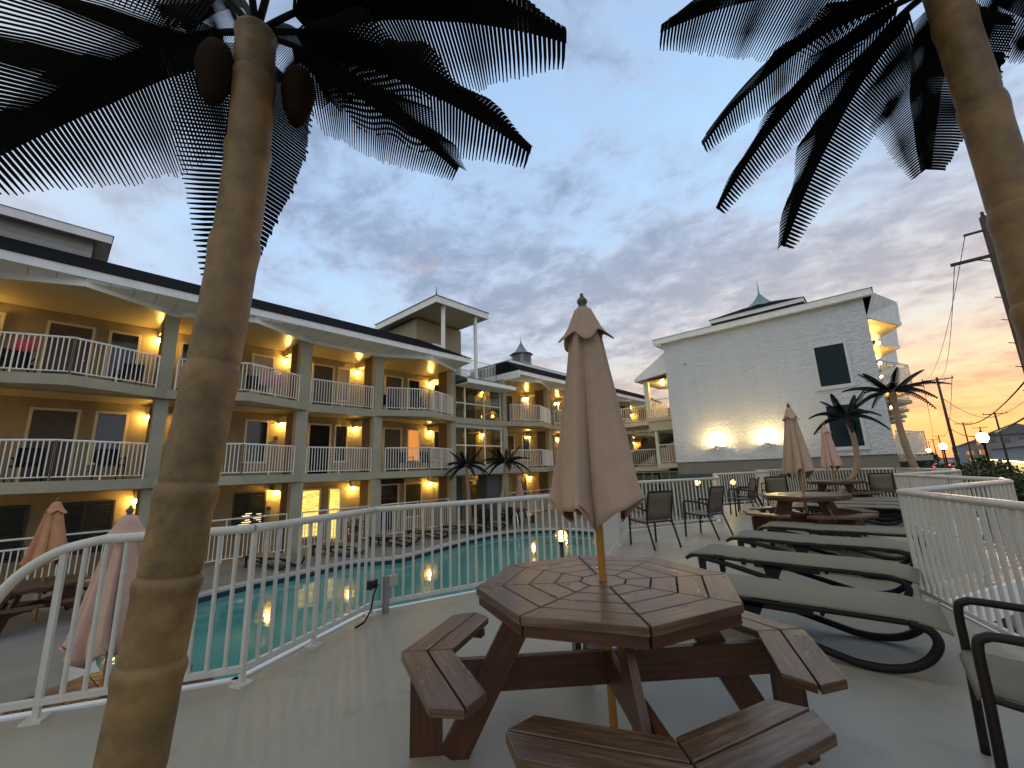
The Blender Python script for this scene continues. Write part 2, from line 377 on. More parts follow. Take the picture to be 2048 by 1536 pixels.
    def build(s, name, m, parent=None, loc=(0, 0, 0), rz=0, bevel=0, solid=0):
        me = bpy.data.meshes.new(name); me.from_pydata(s.v, [], s.f)
        uvl = me.uv_layers.new(name='UVMap'); fl = [c for f in s.uv for q in f for c in q]; uvl.data.foreach_set('uv', fl)
        me.polygons.foreach_set('use_smooth', s.sm); me.materials.append(m); me.update()
        o = bpy.data.objects.new(name, me); col.objects.link(o)
        o.location = loc; o.rotation_euler = (0, 0, rz)
        if parent: o.parent = parent
        if bevel:
            md = o.modifiers.new('bevel', 'BEVEL'); md.width = bevel; md.segments = 2; md.limit_method = 'ANGLE'
        if solid:
            md = o.modifiers.new('solid', 'SOLIDIFY'); md.thickness = solid
        return o
def tag(o, label=None, cat=None, group=None, kind=None):
    if label: o['label'] = label
    if cat: o['category'] = cat
    if group: o['group'] = group
    if kind: o['kind'] = kind
    return o
def empty(name, loc=(0, 0, 0), rz=0, **k):
    o = bpy.data.objects.new(name, None); col.objects.link(o); o.location = loc; o.rotation_euler = (0, 0, rz); o.empty_display_size = .2
    return tag(o, **k)
def link_copy(o, parent=None):
    c = o.copy(); col.objects.link(c)
    if parent: c.parent = parent
    for ch in list(o.children): link_copy(ch, c)
    return c
def dup(root, loc, rz, label, scale=None):
    c = link_copy(root); c.location = loc; c.rotation_euler = (0, 0, rz); c['label'] = label
    if scale: c.scale = scale
    return c
def lerp(a, b, t): return a+(b-a)*t

# ================================================================ SETTING
GZ = -2.7            # street / car-park level
PZ = -1.25           # pool deck level
def struct(mb, name, m, kind='structure', **k): o = mb.build(name, m, **k); o['kind'] = kind; return o

# raised sun deck: zig-zag edge
LEFT = [(-1.6, 4.9), (-0.2, 4.22), (1.05, 3.52), (2.3, 4.08), (5.15, 3.16), (8.35, 4.38), (10.6, 3.15), (14.2, 4.35), (16.2, 3.2), (19.6, 4.35)]
RIGHT = [(16.7, -0.05), (14.2, -1.0), (12.8, -1.0), (11.0, 0.0), (8.35, -1.0), (7.75, -1.0), (5.65, 0.0), (3.0, -1.05), (2.0, -1.05), (0.1, 0.0), (-2.6, -1.05), (-4.0, -1.05), (-4.0, 4.9)]
m = MB()
REDGE = [(x, y-.08) for x, y in RIGHT]
edge = [(x, y) for x, y in LEFT] + REDGE
poly = list(reversed(edge))
m.prism(poly, -.22, 0.0)
struct(m, 'sun_deck', DECK)
m = MB()
def strip(m, pts, off, w, z0, z1):
    for (x0, y0), (x1, y1) in zip(pts, pts[1:]):
        d = Vector((x1-x0, y1-y0, 0)); n = Vector((-d.y, d.x, 0)).normalized()*off
        m.beam((x0+n.x, y0+n.y, (z0+z1)/2), (x1+n.x, y1+n.y, (z0+z1)/2), w, z1-z0, ext=.01)
strip(m, LEFT, .035, .05, -.26, .012); strip(m, REDGE, .035, .05, -.26, .012)
struct(m, 'deck_edge_trim', TRIM)
# wall holding the deck on the pool side
m = MB(); m.bb(-4, 20, 2.6, 2.8, GZ, -.23); m.bb(-4, 16.6, .2, .4, GZ, -.23)
tag(m.build('deck_support_wall', CONCD), 'plain grey concrete wall carrying the raised sun deck above the pool', 'retaining wall')

m = MB(); m.bb(-700, 900, -700, 2.9, GZ-.5, GZ); m.bb(-700, 900, 19.5, 900, GZ-.5, GZ-.01); m.bb(40, 900, 2.9, 19.5, GZ-.5, GZ-.02)
struct(m, 'ground', ASPH)
# street along the hotel, drifting slightly away from it, with painted lines and kerbed pavements
SLP = -.048
def sstrip(m, x0, x1, o0, o1, z0, z1):
    q = [(x0, o0+SLP*x0), (x1, o0+SLP*x1), (x1, o1+SLP*x1), (x0, o1+SLP*x0)]
    m.hexa([(*p, z0) for p in q] + [(*p, z1) for p in q])
m = MB(); sstrip(m, -60, 600, -8.8, -1.9, GZ, GZ+.004); struct(m, 'street', mat('street_asphalt', (.05, .05, .054), .8, var=.2, vscale=1, bump=.3, bscale=70))
m = MB(); sstrip(m, 14, 600, -1.9, -.7, GZ, GZ+.13); sstrip(m, -60, 600, -10.6, -8.8, GZ, GZ+.13); struct(m, 'pavement', CONC)
m = MB()
for i in range(70): sstrip(m, -20+i*6, -17+i*6, -5.45, -5.33, GZ+.004, GZ+.010)
sstrip(m, -60, 600, -8.65, -8.55, GZ+.004, GZ+.010)
struct(m, 'road_marking', mat('road_paint', (.6, .6, .56), .7, var=.2))

# pool deck with the pool cut out of it
POOL = [(1.0, 10.3), (1.9, 11.8), (3.4, 12.5), (5.2, 12.65), (6.6, 12.72), (7.6, 12.1), (8.6, 12.1), (10.8, 12.6), (13.1, 12.75), (14.8, 11.9), (15.5, 10.2), (14.9, 8.2), (12.5, 6.6), (9, 5.6), (5.5, 5.2), (3, 5.4), (1.6, 6.6), (0.9, 8.4)]
def catmull(pts, n=6):
    out = []; k = len(pts)
    for i in range(k):
        p0, p1, p2, p3 = [Vector(pts[(i+j-1) % k]) for j in range(4)]
        for s in range(n):
            t = s/n; out.append(tuple(.5*((2*p1)+(p2-p0)*t+(2*p0-5*p1+4*p2-p3)*t*t+(3*p1-p0-3*p2+p3)*t**3)))
    return out
PC = catmull(POOL)
def offs(pts, d):
    out = []; k = len(pts)
    for i in range(k):
        a, b = Vector(pts[i-1]), Vector(pts[(i+1) % k]); t = (b-a).normalized(); out.append((pts[i][0]-t.y*d, pts[i][1]+t.x*d))
    return out
area = sum(PC[i-1][0]*PC[i][1]-PC[i][0]*PC[i-1][1] for i in range(len(PC)))
if area < 0: PC.reverse()
OUT = offs(PC, -.32)
m = MB()
cx, cy = 8.2, 9.2
def rayrect(x, y, X0=-30, X1=40, Y0=2.8, Y1=19.4):
    dx, dy = x-cx, y-cy; t = min([(X1-cx)/dx if dx > 1e-6 else 9e9, (X0-cx)/dx if dx < -1e-6 else 9e9, (Y1-cy)/dy if dy > 1e-6 else 9e9, (Y0-cy)/dy if dy < -1e-6 else 9e9])
    return (cx+dx*t, cy+dy*t)
n = len(OUT)
for i in range(n):
    j = (i+1) % n; a, b = OUT[i], OUT[j]; c, d = rayrect(*b), rayrect(*a)
    # split at the rectangle's corners
    if abs(c[0]-d[0]) > .01 and abs(c[1]-d[1]) > .01:
        cor = (40 if max(c[0], d[0]) > 39.9 else -30, 19.4 if max(c[1], d[1]) > 19.3 else 2.8)
        bidx = len(m.v); m.v += [(*a, PZ), (*d, PZ), (*cor, PZ), (*c, PZ), (*b, PZ)]; m.face([bidx, bidx+1, bidx+2, bidx+3, bidx+4])
    else: m.quad((*a, PZ), (*d, PZ), (*c, PZ), (*b, PZ))
struct(m, 'pool_deck', CONC)
m = MB()   # raised rounded coping and the tile band below it
OUTC = offs(PC, -.33)
for i in range(n):
    j = (i+1) % n
    m.quad((*OUTC[i], PZ+.035), (*OUTC[j], PZ+.035), (*PC[j], PZ+.035), (*PC[i], PZ+.035)); m.quad((*PC[i], PZ+.035), (*PC[j], PZ+.035), (*PC[j], PZ-.02), (*PC[i], PZ-.02)); m.quad((*OUTC[j], PZ+.035), (*OUTC[i], PZ+.035), (*OUTC[i], PZ-.01), (*OUTC[j], PZ-.01))
struct(m, 'pool_coping', COPE)
m = MB()
for i in range(n):
    j = (i+1) % n; m.quad((*PC[i], PZ-.02), (*PC[j], PZ-.02), (*PC[j], PZ-.5), (*PC[i], PZ-.5))
struct(m, 'pool_tile_band', TILE)
m = MB(); b0 = len(m.v); m.v += [(x, y, PZ-.14) for x, y in PC]; m.face(list(range(n))); struct(m, 'pool_water', WATER)
# thin joints cut across the pool paving
m = MB()
for i in range(11): m.bb(-2+i*2.2, -1.985+i*2.2, 12.9, 16.1, PZ+.001, PZ+.004)
m.bb(-6, 24, 14.4, 14.415, PZ+.0045, PZ+.007)
struct(m, 'paving_joint', mat('paving_joint_pale', (.36, .34, .30), .9))

# ================================================================ LEFT HOTEL BUILDING
FB = 16.24
SL = [PZ+.04, 1.48, 4.13]; CE = [1.2, 3.85, 6.58]
COLS = [(-6.4, -6.05), (-2.2, -1.9), (1.92, 2.25), (6.0, 6.42), (9.17, 9.57), (13.41, 13.74), (17.3, 17.62), (21.6, 21.95), (25.2, 25.55), (29.2, 29.55), (33.2, 33.55), (37.2, 37.55)]
BULGE = {1: .05, 2: 4.1, 4: 11.35, 6: 19.5, 7: 23.6, 9: 31.4, 10: 35.4, 0: -4.1}      # bays whose balcony comes out in a point (bay index -> kink position)
hotel = empty('hotel_building', (0, 0, 0), label='three-storey tan hotel building with lit balconies and dark roof behind the pool', cat='building')
m = MB()
m.bb(-12, 38, 18.2, 18.5, GZ, 6.58); m.bb(-12, -11.7, 16.3, 18.2, GZ, 6.58)
m.build('back_wall', STUCCO, hotel)
def edge_of(i, inner=FB, outer=15.15, colb=15.95):
    """front edge polyline of bay i, from column to column"""
    x0, x1 = COLS[i][1], COLS[i+1][0]
    if i in BULGE: return [(COLS[i][0]+.05, inner-.02), (x0+.05, colb), (BULGE[i], outer), (x1-.05, colb), (COLS[i+1][1]-.05, inner-.02)]
    return [(x0, inner-.02), (x1, inner-.02)]
GLB = 5      # bay with the glazed stair front
for fl in (1, 2):
    m = MB()
    m.bb(-12, 38, FB+.02, 18.2, SL[fl]-.2, SL[fl])
    for i in range(len(COLS)-1):
        if i in BULGE:
            e = edge_of(i); m.prism(e + [(e[-1][0], FB+.02), (e[0][0], FB+.02)], SL[fl]-.27, SL[fl]+.002)
    m.build('floor_slab', COLM, hotel)
    m = MB(); m.bb(-12, 38, FB-.01, FB+.12, SL[fl]-.3, SL[fl]-.001)
    m.build('slab_edge', COLM, hotel)
    m = MB(); m.bb(-12, 38, FB+.125, 18.19, SL[fl]-.215, SL[fl]-.201); m.build('ceiling_panel', CEIL, hotel)
for k, (a, b) in enumerate(COLS):
    for fl in range(3):
        z0 = SL[fl] if fl else GZ; z1 = [SL[1]-.3, SL[2]-.3, 6.62][fl]
        m = MB(); m.bb(a, b, FB, FB+.3, z0, z1); m.build('column', COLM, hotel)
        if k != 0:
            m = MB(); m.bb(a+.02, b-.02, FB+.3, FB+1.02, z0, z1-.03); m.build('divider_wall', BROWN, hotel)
            m = MB(); m.bb(a+.06, b-.06, FB+1.02, 18.19, z1-.30, z1-.04); m.build('ceiling_beam', CEIL, hotel)
# door and window groups (x0,x1,kind) per bay; kind d door, w window
BAYS = {0: [(-5.2, -4.3, 'd'), (-3.6, -2.9, 'w')], 1: [(-1.75, -1.45, 'w'), (-.5, .4, 'd'), (.85, 1.5, 'w')], 2: [(2.7, 3.1, 'w'), (3.4, 4.2, 'd'), (4.95, 5.65, 'w')], 3: [(7.3, 8.15, 'd'), (8.43, 8.92, 'w')],
        4: [(10.85, 11.75, 'd'), (12.2, 12.85, 'w'), (13.85, 14.3, 'w')], 5: [(16.0, 16.9, 'd')], 6: [(19.5, 20.3, 'd'), (21.2, 21.9, 'w')], 7: [(23.3, 24.1, 'd'), (24.8, 25.5, 'w')], 8: [(26.6, 27.4, 'd'), (28.4, 29.0, 'w')],
        9: [(31, 31.8, 'd'), (32.4, 33, 'w')], 10: [(35, 35.8, 'd'), (36.4, 37, 'w')]}
def opening(x0, x1, z0, z1, kind, pane_m, parent=hotel, y=18.2, t=.07):
    m = MB()
    m.bb(x0-t, x0, y-.05, y, z0, z1+t); m.bb(x1, x1+t, y-.05, y, z0, z1+t); m.bb(x0, x1, y-.05, y, z1, z1+t)
    if kind == 'w': m.bb(x0-t, x1+t, y-.07, y-.001, z0-t, z0)
    fr = m.build('door' if kind == 'd' else 'window', FRAME, parent)
    m = MB(); m.bb(x0+.001, x1-.001, y-.018, y-.004, z0+.001, z1-.001)
    if kind == 'w': m.bb(x0+.001, x1-.001, y-.026, y-.0185, (z0+z1)/2-.02, (z0+z1)/2+.02)
    m.build('leaf' if kind == 'd' else 'pane', pane_m, fr)
    if kind == 'd' and pane_m is DOORM:
        m = MB(); m.ball((x1-.09, y-.045, z0+1.0), .03, 8, 5); m.build('handle', CHROME, fr)
CURT = mat('drawn_curtain', (.30, .27, .27), .35, var=.2, vscale=3, spec=.8)
for i, lst in BAYS.items():
    for fl in (1, 2):
        for q, (a, b, k) in enumerate(lst):
            if k == 'd': mm = mat('painted_doorway_dark', (.004, .004, .004), .9) if (i, fl) == (3, 1) else DOORM  # open door: the dark of the room is painted as a near-black leaf
            else: mm = LITO if (i, fl, q) == (4, 1, 1) else (CURT if (i+fl+q) % 3 == 0 else GLASSD)
            opening(a, b, SL[fl]+(.02 if k == 'd' else .62 if fl == 2 else .55), SL[fl]+2.08, k, mm)
# ground floor: shuttered windows, the lit office, the lobby door
def shutter(x0, x1, z0, z1):
    m = MB(); m.bb(x0-.06, x0, 18.13, 18.2, z0-.06, z1+.06); m.bb(x1, x1+.06, 18.13, 18.2, z0-.06, z1+.06); m.bb(x0, x1, 18.13, 18.2, z1, z1+.06); m.bb(x0, x1, 18.13, 18.2, z0-.06, z0)
    fr = m.build('window', mat('dark_green_frame', (.03, .035, .03), .5), hotel)
    m = MB(); m.bb(x0+.001, x1-.001, 18.18, 18.197, z0+.001, z1-.001); m.build('pane', GLASSD, fr)
    m = MB(); k = int((z1-z0)/.07)
    for s in range(k):
        z = z0+.04+s*(z1-z0-.06)/k; m.hexa([(x0+.02, 18.14, z), (x1-.02, 18.14, z), (x1-.02, 18.165, z+.045), (x0+.02, 18.165, z+.045), (x0+.02, 18.14, z+.008), (x1-.02, 18.14, z+.008), (x1-.02, 18.165, z+.053), (x0+.02, 18.165, z+.053)])
    m.bb((x0+x1)/2-.03, (x0+x1)/2+.03, 18.125, 18.139, z0, z1)
    m.build('louvre', mat('green_louvre', (.02, .035, .03), .5), fr)
for a, b in ((-1.35, -.25), (.3, 1.5), (3.2, 4.05), (4.8, 5.75)): shutter(a, b, -.55, .82)
m = MB()
for s in range(9): m.bb(4.95+.1*(s % 3), 5.35-.05*(s % 2), 18.105, 18.115, -.5+s*.075, -.475+s*.075); m.bb(5.42+.1*((s*2) % 3), 5.68, 18.105, 18.115, -.5+s*.07, -.48+s*.07)
m.build('lit_blind_gap', mat('lit_gap', (.5, .4, .2), .6, emit=(1, .80, .40), estr=1.2), hotel)
opening(7.0, 7.85, -1.0, .82, 'w', LITY); opening(8.3, 8.75, SL[0], .82, 'w', LITY)
opening(10.75, 11.65, SL[0], .85, 'd', GLASSD); opening(12.1, 13.0, -.7, .85, 'w', mat('lobby_glass', (.06, .055, .02), .1, spec=.9))
for a, b in ((19.0, 19.8), (20.6, 21.4), (24, 24.9), (28, 28.9), (16.2, 17.0)): opening(a, b, SL[0], .85, 'd', DOORM)
m = MB(); m.bb(10.7, 11.95, 18.1, 18.14, .93, 1.14); m.build('lobby_sign', mat('dark_sign_board', (.035, .018, .012), .6), hotel)
m = MB(); m.bb(14.0, 14.45, 18.16, 18.19, -.35, .55); m.build('notice_board', mat('notice_red', (.10, .05, .035), .6, var=.4, vscale=5), hotel)
# small bells on the wall
for x, z in ((6.0, 1.0), (12.95, 1.02), (5.95, .25), (8.6, 6.42), (6.0, 2.95)):
    m = MB(); m.box((x, 18.16, z), (.14, .07, .14)); m.build('alarm_box', mat('red_brown_box', (.14, .03, .02), .5), hotel, bevel=.01)
# globe lamps, one by each column on every floor
for k, (a, b) in enumerate(COLS):
    for fl in range(3):
        x = (a+b)/2-.06 if k > 1 else (a+b)/2; z = SL[fl]+2.02 if fl else .82
        m = MB(); m.bb(x-.045, x+.045, 18.16, 18.199, z+.02, z+.2); m.tube([(x, 18.17, z+.14), (x, 18.10, z+.19), (x, 18.05, z+.13)], .012, 6); m.lathe([(.02, .14), (.07, .10), (.075, .075)], (x, 18.05, z), 12)
        br = m.build('wall_lamp', DARKM, hotel)
        m = MB(); m.ball((x, 18.05, z+.005), .066, 14, 10); m.build('lamp_globe', GLOBE, br)
# balcony railings
def railing(mb, pts, z, h=1.0, gap=.105, low=.1, r=.017, rt=.026, posts=True, bar=.0145):
    for (x0, y0), (x1, y1) in zip(pts, pts[1:]):
        mb.tube([(x0, y0, z+h), (x1, y1, z+h)], rt, 8); mb.tube([(x0, y0, z+low), (x1, y1, z+low)], r, 6)
        L_ = hypot(x1-x0, y1-y0); n = max(2, int(L_/gap))
        for s in range(n+1):
            t = s/n; x, y = lerp(x0, x1, t), lerp(y0, y1, t)
            e = s in (0, n) or (posts and s == n//2)
            mb.tube([(x, y, z-.02 if e else z+low), (x, y, z+h)], bar*1.5 if e else bar, 5, caps=False)
for i in range(len(COLS)-1):
    if i == GLB: continue
    for fl in (1, 2):
        m = MB()
        if i in BULGE: p = [(COLS[i][1]+.06, 16.02), (BULGE[i], 15.27), (COLS[i+1][0]-.06, 16.02)]
        else: p = [(COLS[i][1]+.05, FB+.05), (COLS[i+1][0]-.05, FB+.05)]
        railing(m, p, SL[fl]); m.build('balcony_railing', WHITE, hotel)
    if i < 7:
        m = MB(); p = [(COLS[i][1]+.06, FB+.06), (COLS[i+1][0]-.06, FB+.06)]; railing(m, p, SL[0], h=1.08, gap=.115)
        railing(m, p, SL[0]+1.08, h=.24, gap=2.0, low=.0, r=.012); m.build('walkway_railing', WHITE, hotel)
# eave: straight board on top, trim that follows the points of the balconies, seamed panel between them
def eave(parent, x0, x1, idx):
    m = MB(); m.bb(x0, x1, 15.02, 15.10, 6.74, 6.98); m.build('fascia_board', TRIM, parent)
    m = MB(); tr = MB()
    pts = [(x0, FB-.02)]
    for i in idx: pts += [p for p in edge_of(i, FB, 15.13, 16.05) if x0 < p[0] < x1]
    pts += [(x1, FB-.02)]
    pts = sorted(set(pts))
    for (xa, ya), (xb, yb) in zip(pts, pts[1:]):
        ns = max(1, int((xb-xa)/.5))
        m.quad((xa, ya-.012, 6.66), (xb, yb-.012, 6.66), (xb, 15.05, 6.76), (xa, 15.05, 6.76))
        tr.beam((xa, ya, 6.60), (xb, yb, 6.60), .04, .15, ext=.015)
    m.build('fascia_panel', SEAM, parent); tr.build('eave_trim', TRIM, parent)
    # balcony ceiling
    m = MB(); poly = [(x, y+.02) for x, y in pts] + [(x1, 18.19), (x0, 18.19)]; m.prism(poly, 6.585, 6.60); m.build('balcony_ceiling', CEIL, parent)
eave(hotel, -12, 13.72, range(0, 5)); eave(hotel, 17.5, 38, range(6, 11))
m = MB()
def roofpiece(m, x0, x1, hx0, hx1):
    za, zb = 6.985, 7.98; ya, yb = 14.98, 16.7
    m.hexa([(x0, ya, za), (x1, ya, za), (x1, 20.3, za), (x0, 20.3, za), (x0+hx0, yb, zb), (x1-hx1, yb, zb), (x1-hx1, 19.4, zb), (x0+hx0, 19.4, zb)])
roofpiece(m, -12.3, 13.8, 0, 2.0); roofpiece(m, 17.45, 38.3, .8, 0)
m.build('roof', SHINGLE, hotel)
m = MB(); m.bb(17.42, 17.50, 15.0, 18.2, 6.55, 6.98); m.build('gable_panel', TRIM, hotel)
# raised roof storeys set back on the roof (left edge of the picture and above the far bays)
def penthouse(x0, x1, y0, y1, z0, z1, oh=.45, hip=1.2):
    m = MB(); m.bb(x0, x1, y0, y1, z0, z1); w = m.build('roof_storey', CLAP, hotel)
    m = MB(); m.bb(x0-oh, x1+oh, y0-oh, y0-oh+.05, z1-.12, z1+.14); m.bb(x0-oh, x1+oh, y1+oh-.05, y1+oh, z1-.12, z1+.14); m.bb(x0-oh, x0-oh+.05, y0-oh+.05, y1+oh-.05, z1-.12, z1+.14); m.bb(x1+oh-.05, x1+oh, y0-oh+.05, y1+oh-.05, z1-.12, z1+.14)
    m.bb(x0-oh+.05, x1+oh-.05, y0-oh+.05, y1+oh-.05, z1-.02, z1+.02); m.build('roof_fascia', TRIM, w)
    m = MB(); a, b, c, d = x0-oh-.03, x1+oh+.03, y0-oh-.03, y1+oh+.03; cy_ = (c+d)/2
    k = len(m.v); m.v += [(a, c, z1+.145), (b, c, z1+.145), (b, d, z1+.145), (a, d, z1+.145), (a+hip, cy_, z1+.145+hip*.36), (b-hip, cy_, z1+.145+hip*.36)]
    for q in ((3, 2, 1, 0), (0, 1, 5, 4), (2, 3, 4, 5), (1, 2, 5), (3, 0, 4)): m.face([k+i for i in q])
    m.build('hip_roof', SHINGLE, w)
    return w
penthouse(-9, .06, 17.4, 20.6, 7.6, 8.86, .38, 1.4)
ph = penthouse(19.9, 31, 17.9, 21.0, 7.4, 8.32, .45, 1.8)
m = MB(); m.bb(21.25, 22.25, 17.95, 18.95, 8.6, 9.38)
m.bb(21.15, 22.35, 17.85, 19.05, 9.38, 9.44); cup = m.build('cupola', mat('cupola_paint', (.30, .36, .36), .6, var=.05), ph)
m = MB()
for s in (-1, 1):
    m.bb(21.42, 22.08, 18.45+s*.505, 18.45+s*.52, 8.85, 9.28)
    m.bb(21.75+s*.505, 21.75+s*.52, 18.15, 18.75, 8.85, 9.28)
m.build('cupola_louvre', mat('cupola_louvre_dark', (.12, .17, .17), .6), cup)
m = MB(); m.lathe([(.86, 9.42), (.62, 9.52), (.40, 9.72), (.24, 9.98), (.10, 10.25), (.02, 10.42), (.05, 10.46), (.012, 10.52), (.006, 10.95)], (21.75, 18.45, 0), 8, False); m.build('cupola_cap', mat('aged_copper', (.16, .24, .23), .5, var=.2), cup)
# stair tower: box with a hipped canopy on two posts
TW = mat('tower_stucco', (.34, .29, .19), .85, var=.08, vscale=2, bump=.3, bscale=50)
m = MB(); m.bb(12.9, 16.2, 18.6, 21.6, 6.0, 9.95); tw = m.build('stair_tower', TW, hotel)
m = MB(); x0, x1, y0, y1, z = 12.3, 16.05, 16.0, 22.0, 9.97
m.bb(x0, x1, y0, y0+.06, z, z+.36); m.bb(x0, x1, y1-.06, y1, z, z+.36); m.bb(x0, x0+.06, y0+.06, y1-.06, z, z+.36); m.bb(x1-.06, x1, y0+.06, y1-.06, z, z+.36); m.build('canopy_fascia', TRIM, tw)
m = MB(); m.bb(x0+.06, x1-.06, y0+.06, y1-.06, z+.1, z+.14); m.build('canopy_soffit', mat('canopy_soffit_paint', (.52, .48, .36), .8), tw)
m = MB(); k = len(m.v); m.v += [(x0-.06, y0-.06, z+.365), (x1+.06, y0-.06, z+.365), (x1+.06, y1+.06, z+.365), (x0-.06, y1+.06, z+.365), ((x0+x1)/2, (y0+y1)/2-.9, z+1.05), ((x0+x1)/2, (y0+y1)/2+.9, z+1.05)]
for q in ((3, 2, 1, 0), (0, 1, 4), (1, 2, 5, 4), (2, 3, 5), (3, 0, 4, 5)): m.face([k+i for i in q])
m.build('canopy_roof', SHINGLE, tw)
m = MB(); m.lathe([(.05, 0), (.03, .12), (.008, .5)], (12.33, 16.03, z+.36), 6); m.build('canopy_finial', DARKM, tw)
for xx, zb in ((13.0, 7.2), (15.3, 6.3)):
    m = MB(); m.bb(xx-.075, xx+.075, 16.25, 16.40, zb, z+.1); m.bb(xx-.11, xx+.11, 16.215, 16.435, z-.08, z+.0); m.build('canopy_post', WHITE, tw)
m = MB(); m.bb(12.6, 12.66, 17.2, 17.9, 7.72, 8.0); m.bb(12.6, 13.3, 16.65, 16.7, 7.6, 7.95); m.build('roof_vent_box', TRIM, tw)
# glazed stair front with the green roof
m = MB(); m.hexa([(13.72, 15.3, 6.0), (17.38, 15.3, 6.0), (17.38, 16.6, 6.0), (13.72, 16.6, 6.0), (13.9, 16.35, 6.42), (17.2, 16.35, 6.42), (17.2, 16.6, 6.42), (13.9, 16.6, 6.42)]); gr = m.build('awning_roof', GREENM, hotel)
m = MB(); m.bb(13.70, 17.40, 15.24, 15.30, 5.80, 6.0); m.bb(13.74, 17.36, 15.31, 16.38, 5.80, 5.84); m.build('awning_fascia', TRIM, gr)
m = MB(); m.bb(13.78, 17.26, 16.6, 18.19, 6.1, 6.36); m.build('terrace_floor', COLM, hotel)
m = MB(); railing(m, [(13.85, 16.45), (17.0, 16.45)], 6.42, 1.0, .12); railing(m, [(17.0, 16.45), (17.0, 18.1)], 6.42, 1.0, .12); railing(m, [(14.2, 17.4), (16.6, 17.9)], 6.42, .8, .14); m.build('terrace_railing', WHITE, hotel)
fr = MB(); gl = MB()
for z0, z1 in ((3.98, 5.8), (1.72, 3.62)):
    for x in (13.78, 14.5, 15.9, 17.22): fr.bb(x-.03, x+.03, 16.36, 16.44, z0, z1)
    for a, b in ((13.81, 14.47), (14.53, 15.87), (15.93, 17.19)):
        fr.bb(a, b, 16.365, 16.435, (z0+z1)/2+.02, (z0+z1)/2+.075)
        gl.bb(a+.001, b-.001, 16.395, 16.401, z0, (z0+z1)/2+.019); gl.bb(a+.001, b-.001, 16.395, 16.401, (z0+z1)/2+.076, z1)
w = fr.build('stair_glazing', WHITE, hotel)
GL = bpy.data.materials.new('clear_stair_glass'); GL.use_nodes = True; nt = GL.node_tree; nt.nodes.clear()
o_ = nt.nodes.new('ShaderNodeOutputMaterial'); mx = nt.nodes.new('ShaderNodeMixShader'); tr_ = nt.nodes.new('ShaderNodeBsdfTransparent'); gg = nt.nodes.new('ShaderNodeBsdfGlossy'); fz = nt.nodes.new('ShaderNodeFresnel')
tr_.inputs[0].default_value = (.80, .82, .72, 1); gg.inputs['Roughness'].default_value = .03; fz.inputs[0].default_value = 1.35
nt.links.new(fz.outputs[0], mx.inputs[0]); nt.links.new(tr_.outputs[0], mx.inputs[1]); nt.links.new(gg.outputs[0], mx.inputs[2]); nt.links.new(mx.outputs[0], o_.inputs[0])
gl.build('pane', GL, w)
for q in ((16.3, 3.62, 3.98), (16.2, 1.22, 1.72)): m = MB(); m.bb(13.76, 17.28, q[0], 16.5, q[1], q[2]); m.build('spandrel_panel', mat('spandrel_grey', (.40, .41, .36), .7, var=.06), hotel)
m = MB(); m.bb(16.2, 17.3, 16.6, 17.3, -1.2, 1.15); m.bb(13.75, 15.3, 17.6, 18.1, -1.2, 1.15); m.build('ground_wall_panel', mat('slate_wall', (.10, .11, .11), .8), hotel)
# stairs seen behind the glass and at the far end of the wing
m = MB()
for s in range(12): m.bb(14.0+s*.22, 14.25+s*.22, 17.2, 18.1, 1.5+s*.21, 1.56+s*.21); m.bb(14.0+s*.22, 14.25+s*.22, 17.2, 18.1, 4.1+s*.17, 4.16+s*.17)
m.build('stair_flight', CONC, hotel)

# ================================================================ WHITE STREET-SIDE BUILDING
WX = 21.5
wb = empty('white_building', (0, 0, 0), label='white textured end wall of the street-side hotel wing beyond the sun deck', cat='building')
m = MB(); m.bb(WX, WX+.3, -.18, 8.17, 1.44, 7.75)
m.bb(WX+.3, 52, -.18, .1, 1.44, 7.75); m.bb(WX+3.5, 52, 7.9, 8.17, 1.44, 7.75)
m.build('end_wall', STUCW, wb)
m = MB(); m.bb(WX+.06, WX+.4, -.18, 8.15, GZ, 1.439); m.bb(WX+.4, 52, -.1, .1, GZ, 1.439); m.build('base_wall', CONCD, wb)
m = MB(); m.bb(WX-.25, WX+.058, -.18, 8.2, .70, .86); m.bb(WX-.2, WX+.05, -.1, 8.1, GZ, .69); m.build('lower_ledge', mat('dark_ledge', (.07, .085, .07), .8, var=.1), wb)
m = MB(); m.bb(WX-.30, WX-.24, -.5, 8.6, 7.72, 8.0); m.bb(WX-.24, WX-.001, -.48, 8.58, 7.74, 7.80); m.bb(WX-.24, 52, 8.54, 8.6, 7.72, 8.0); m.bb(WX-.24, 52, 8.18, 8.54, 7.66, 7.72)
m.build('fascia', TRIM, wb)
m = MB(); m.hexa([(WX-.34, -.54, 8.002), (52, -.54, 8.002), (52, 8.64, 8.002), (WX-.34, 8.64, 8.002), (WX+1.6, 1.2, 8.1), (52, 1.2, 8.1), (52, 6.9, 8.1), (WX+1.6, 6.9, 8.1)]); m.build('roof', SHINGLE, wb)
def wwin(y0, y1, z0, z1):
    m = MB(); t = .11
    m.bb(WX-.04, WX+.02, y0-t, y0, z0-t, z1+t); m.bb(WX-.04, WX+.02, y1, y1+t, z0-t, z1+t); m.bb(WX-.04, WX+.02, y0, y1, z1, z1+t); m.bb(WX-.07, WX+.02, y0-t-.03, y1+t+.03, z0-t-.04, z0)
    f = m.build('window', mat('white_wall_frame', (.60, .63, .63), .6, var=.05), wb); m = MB(); m.bb(WX-.012, WX-.004, y0+.001, y1-.001, z0+.001, z1-.001); m.build('pane', GLASSB, f)
wwin(.72, 1.72, 4.32, 6.03); wwin(.70, 1.70, 1.80, 3.48)
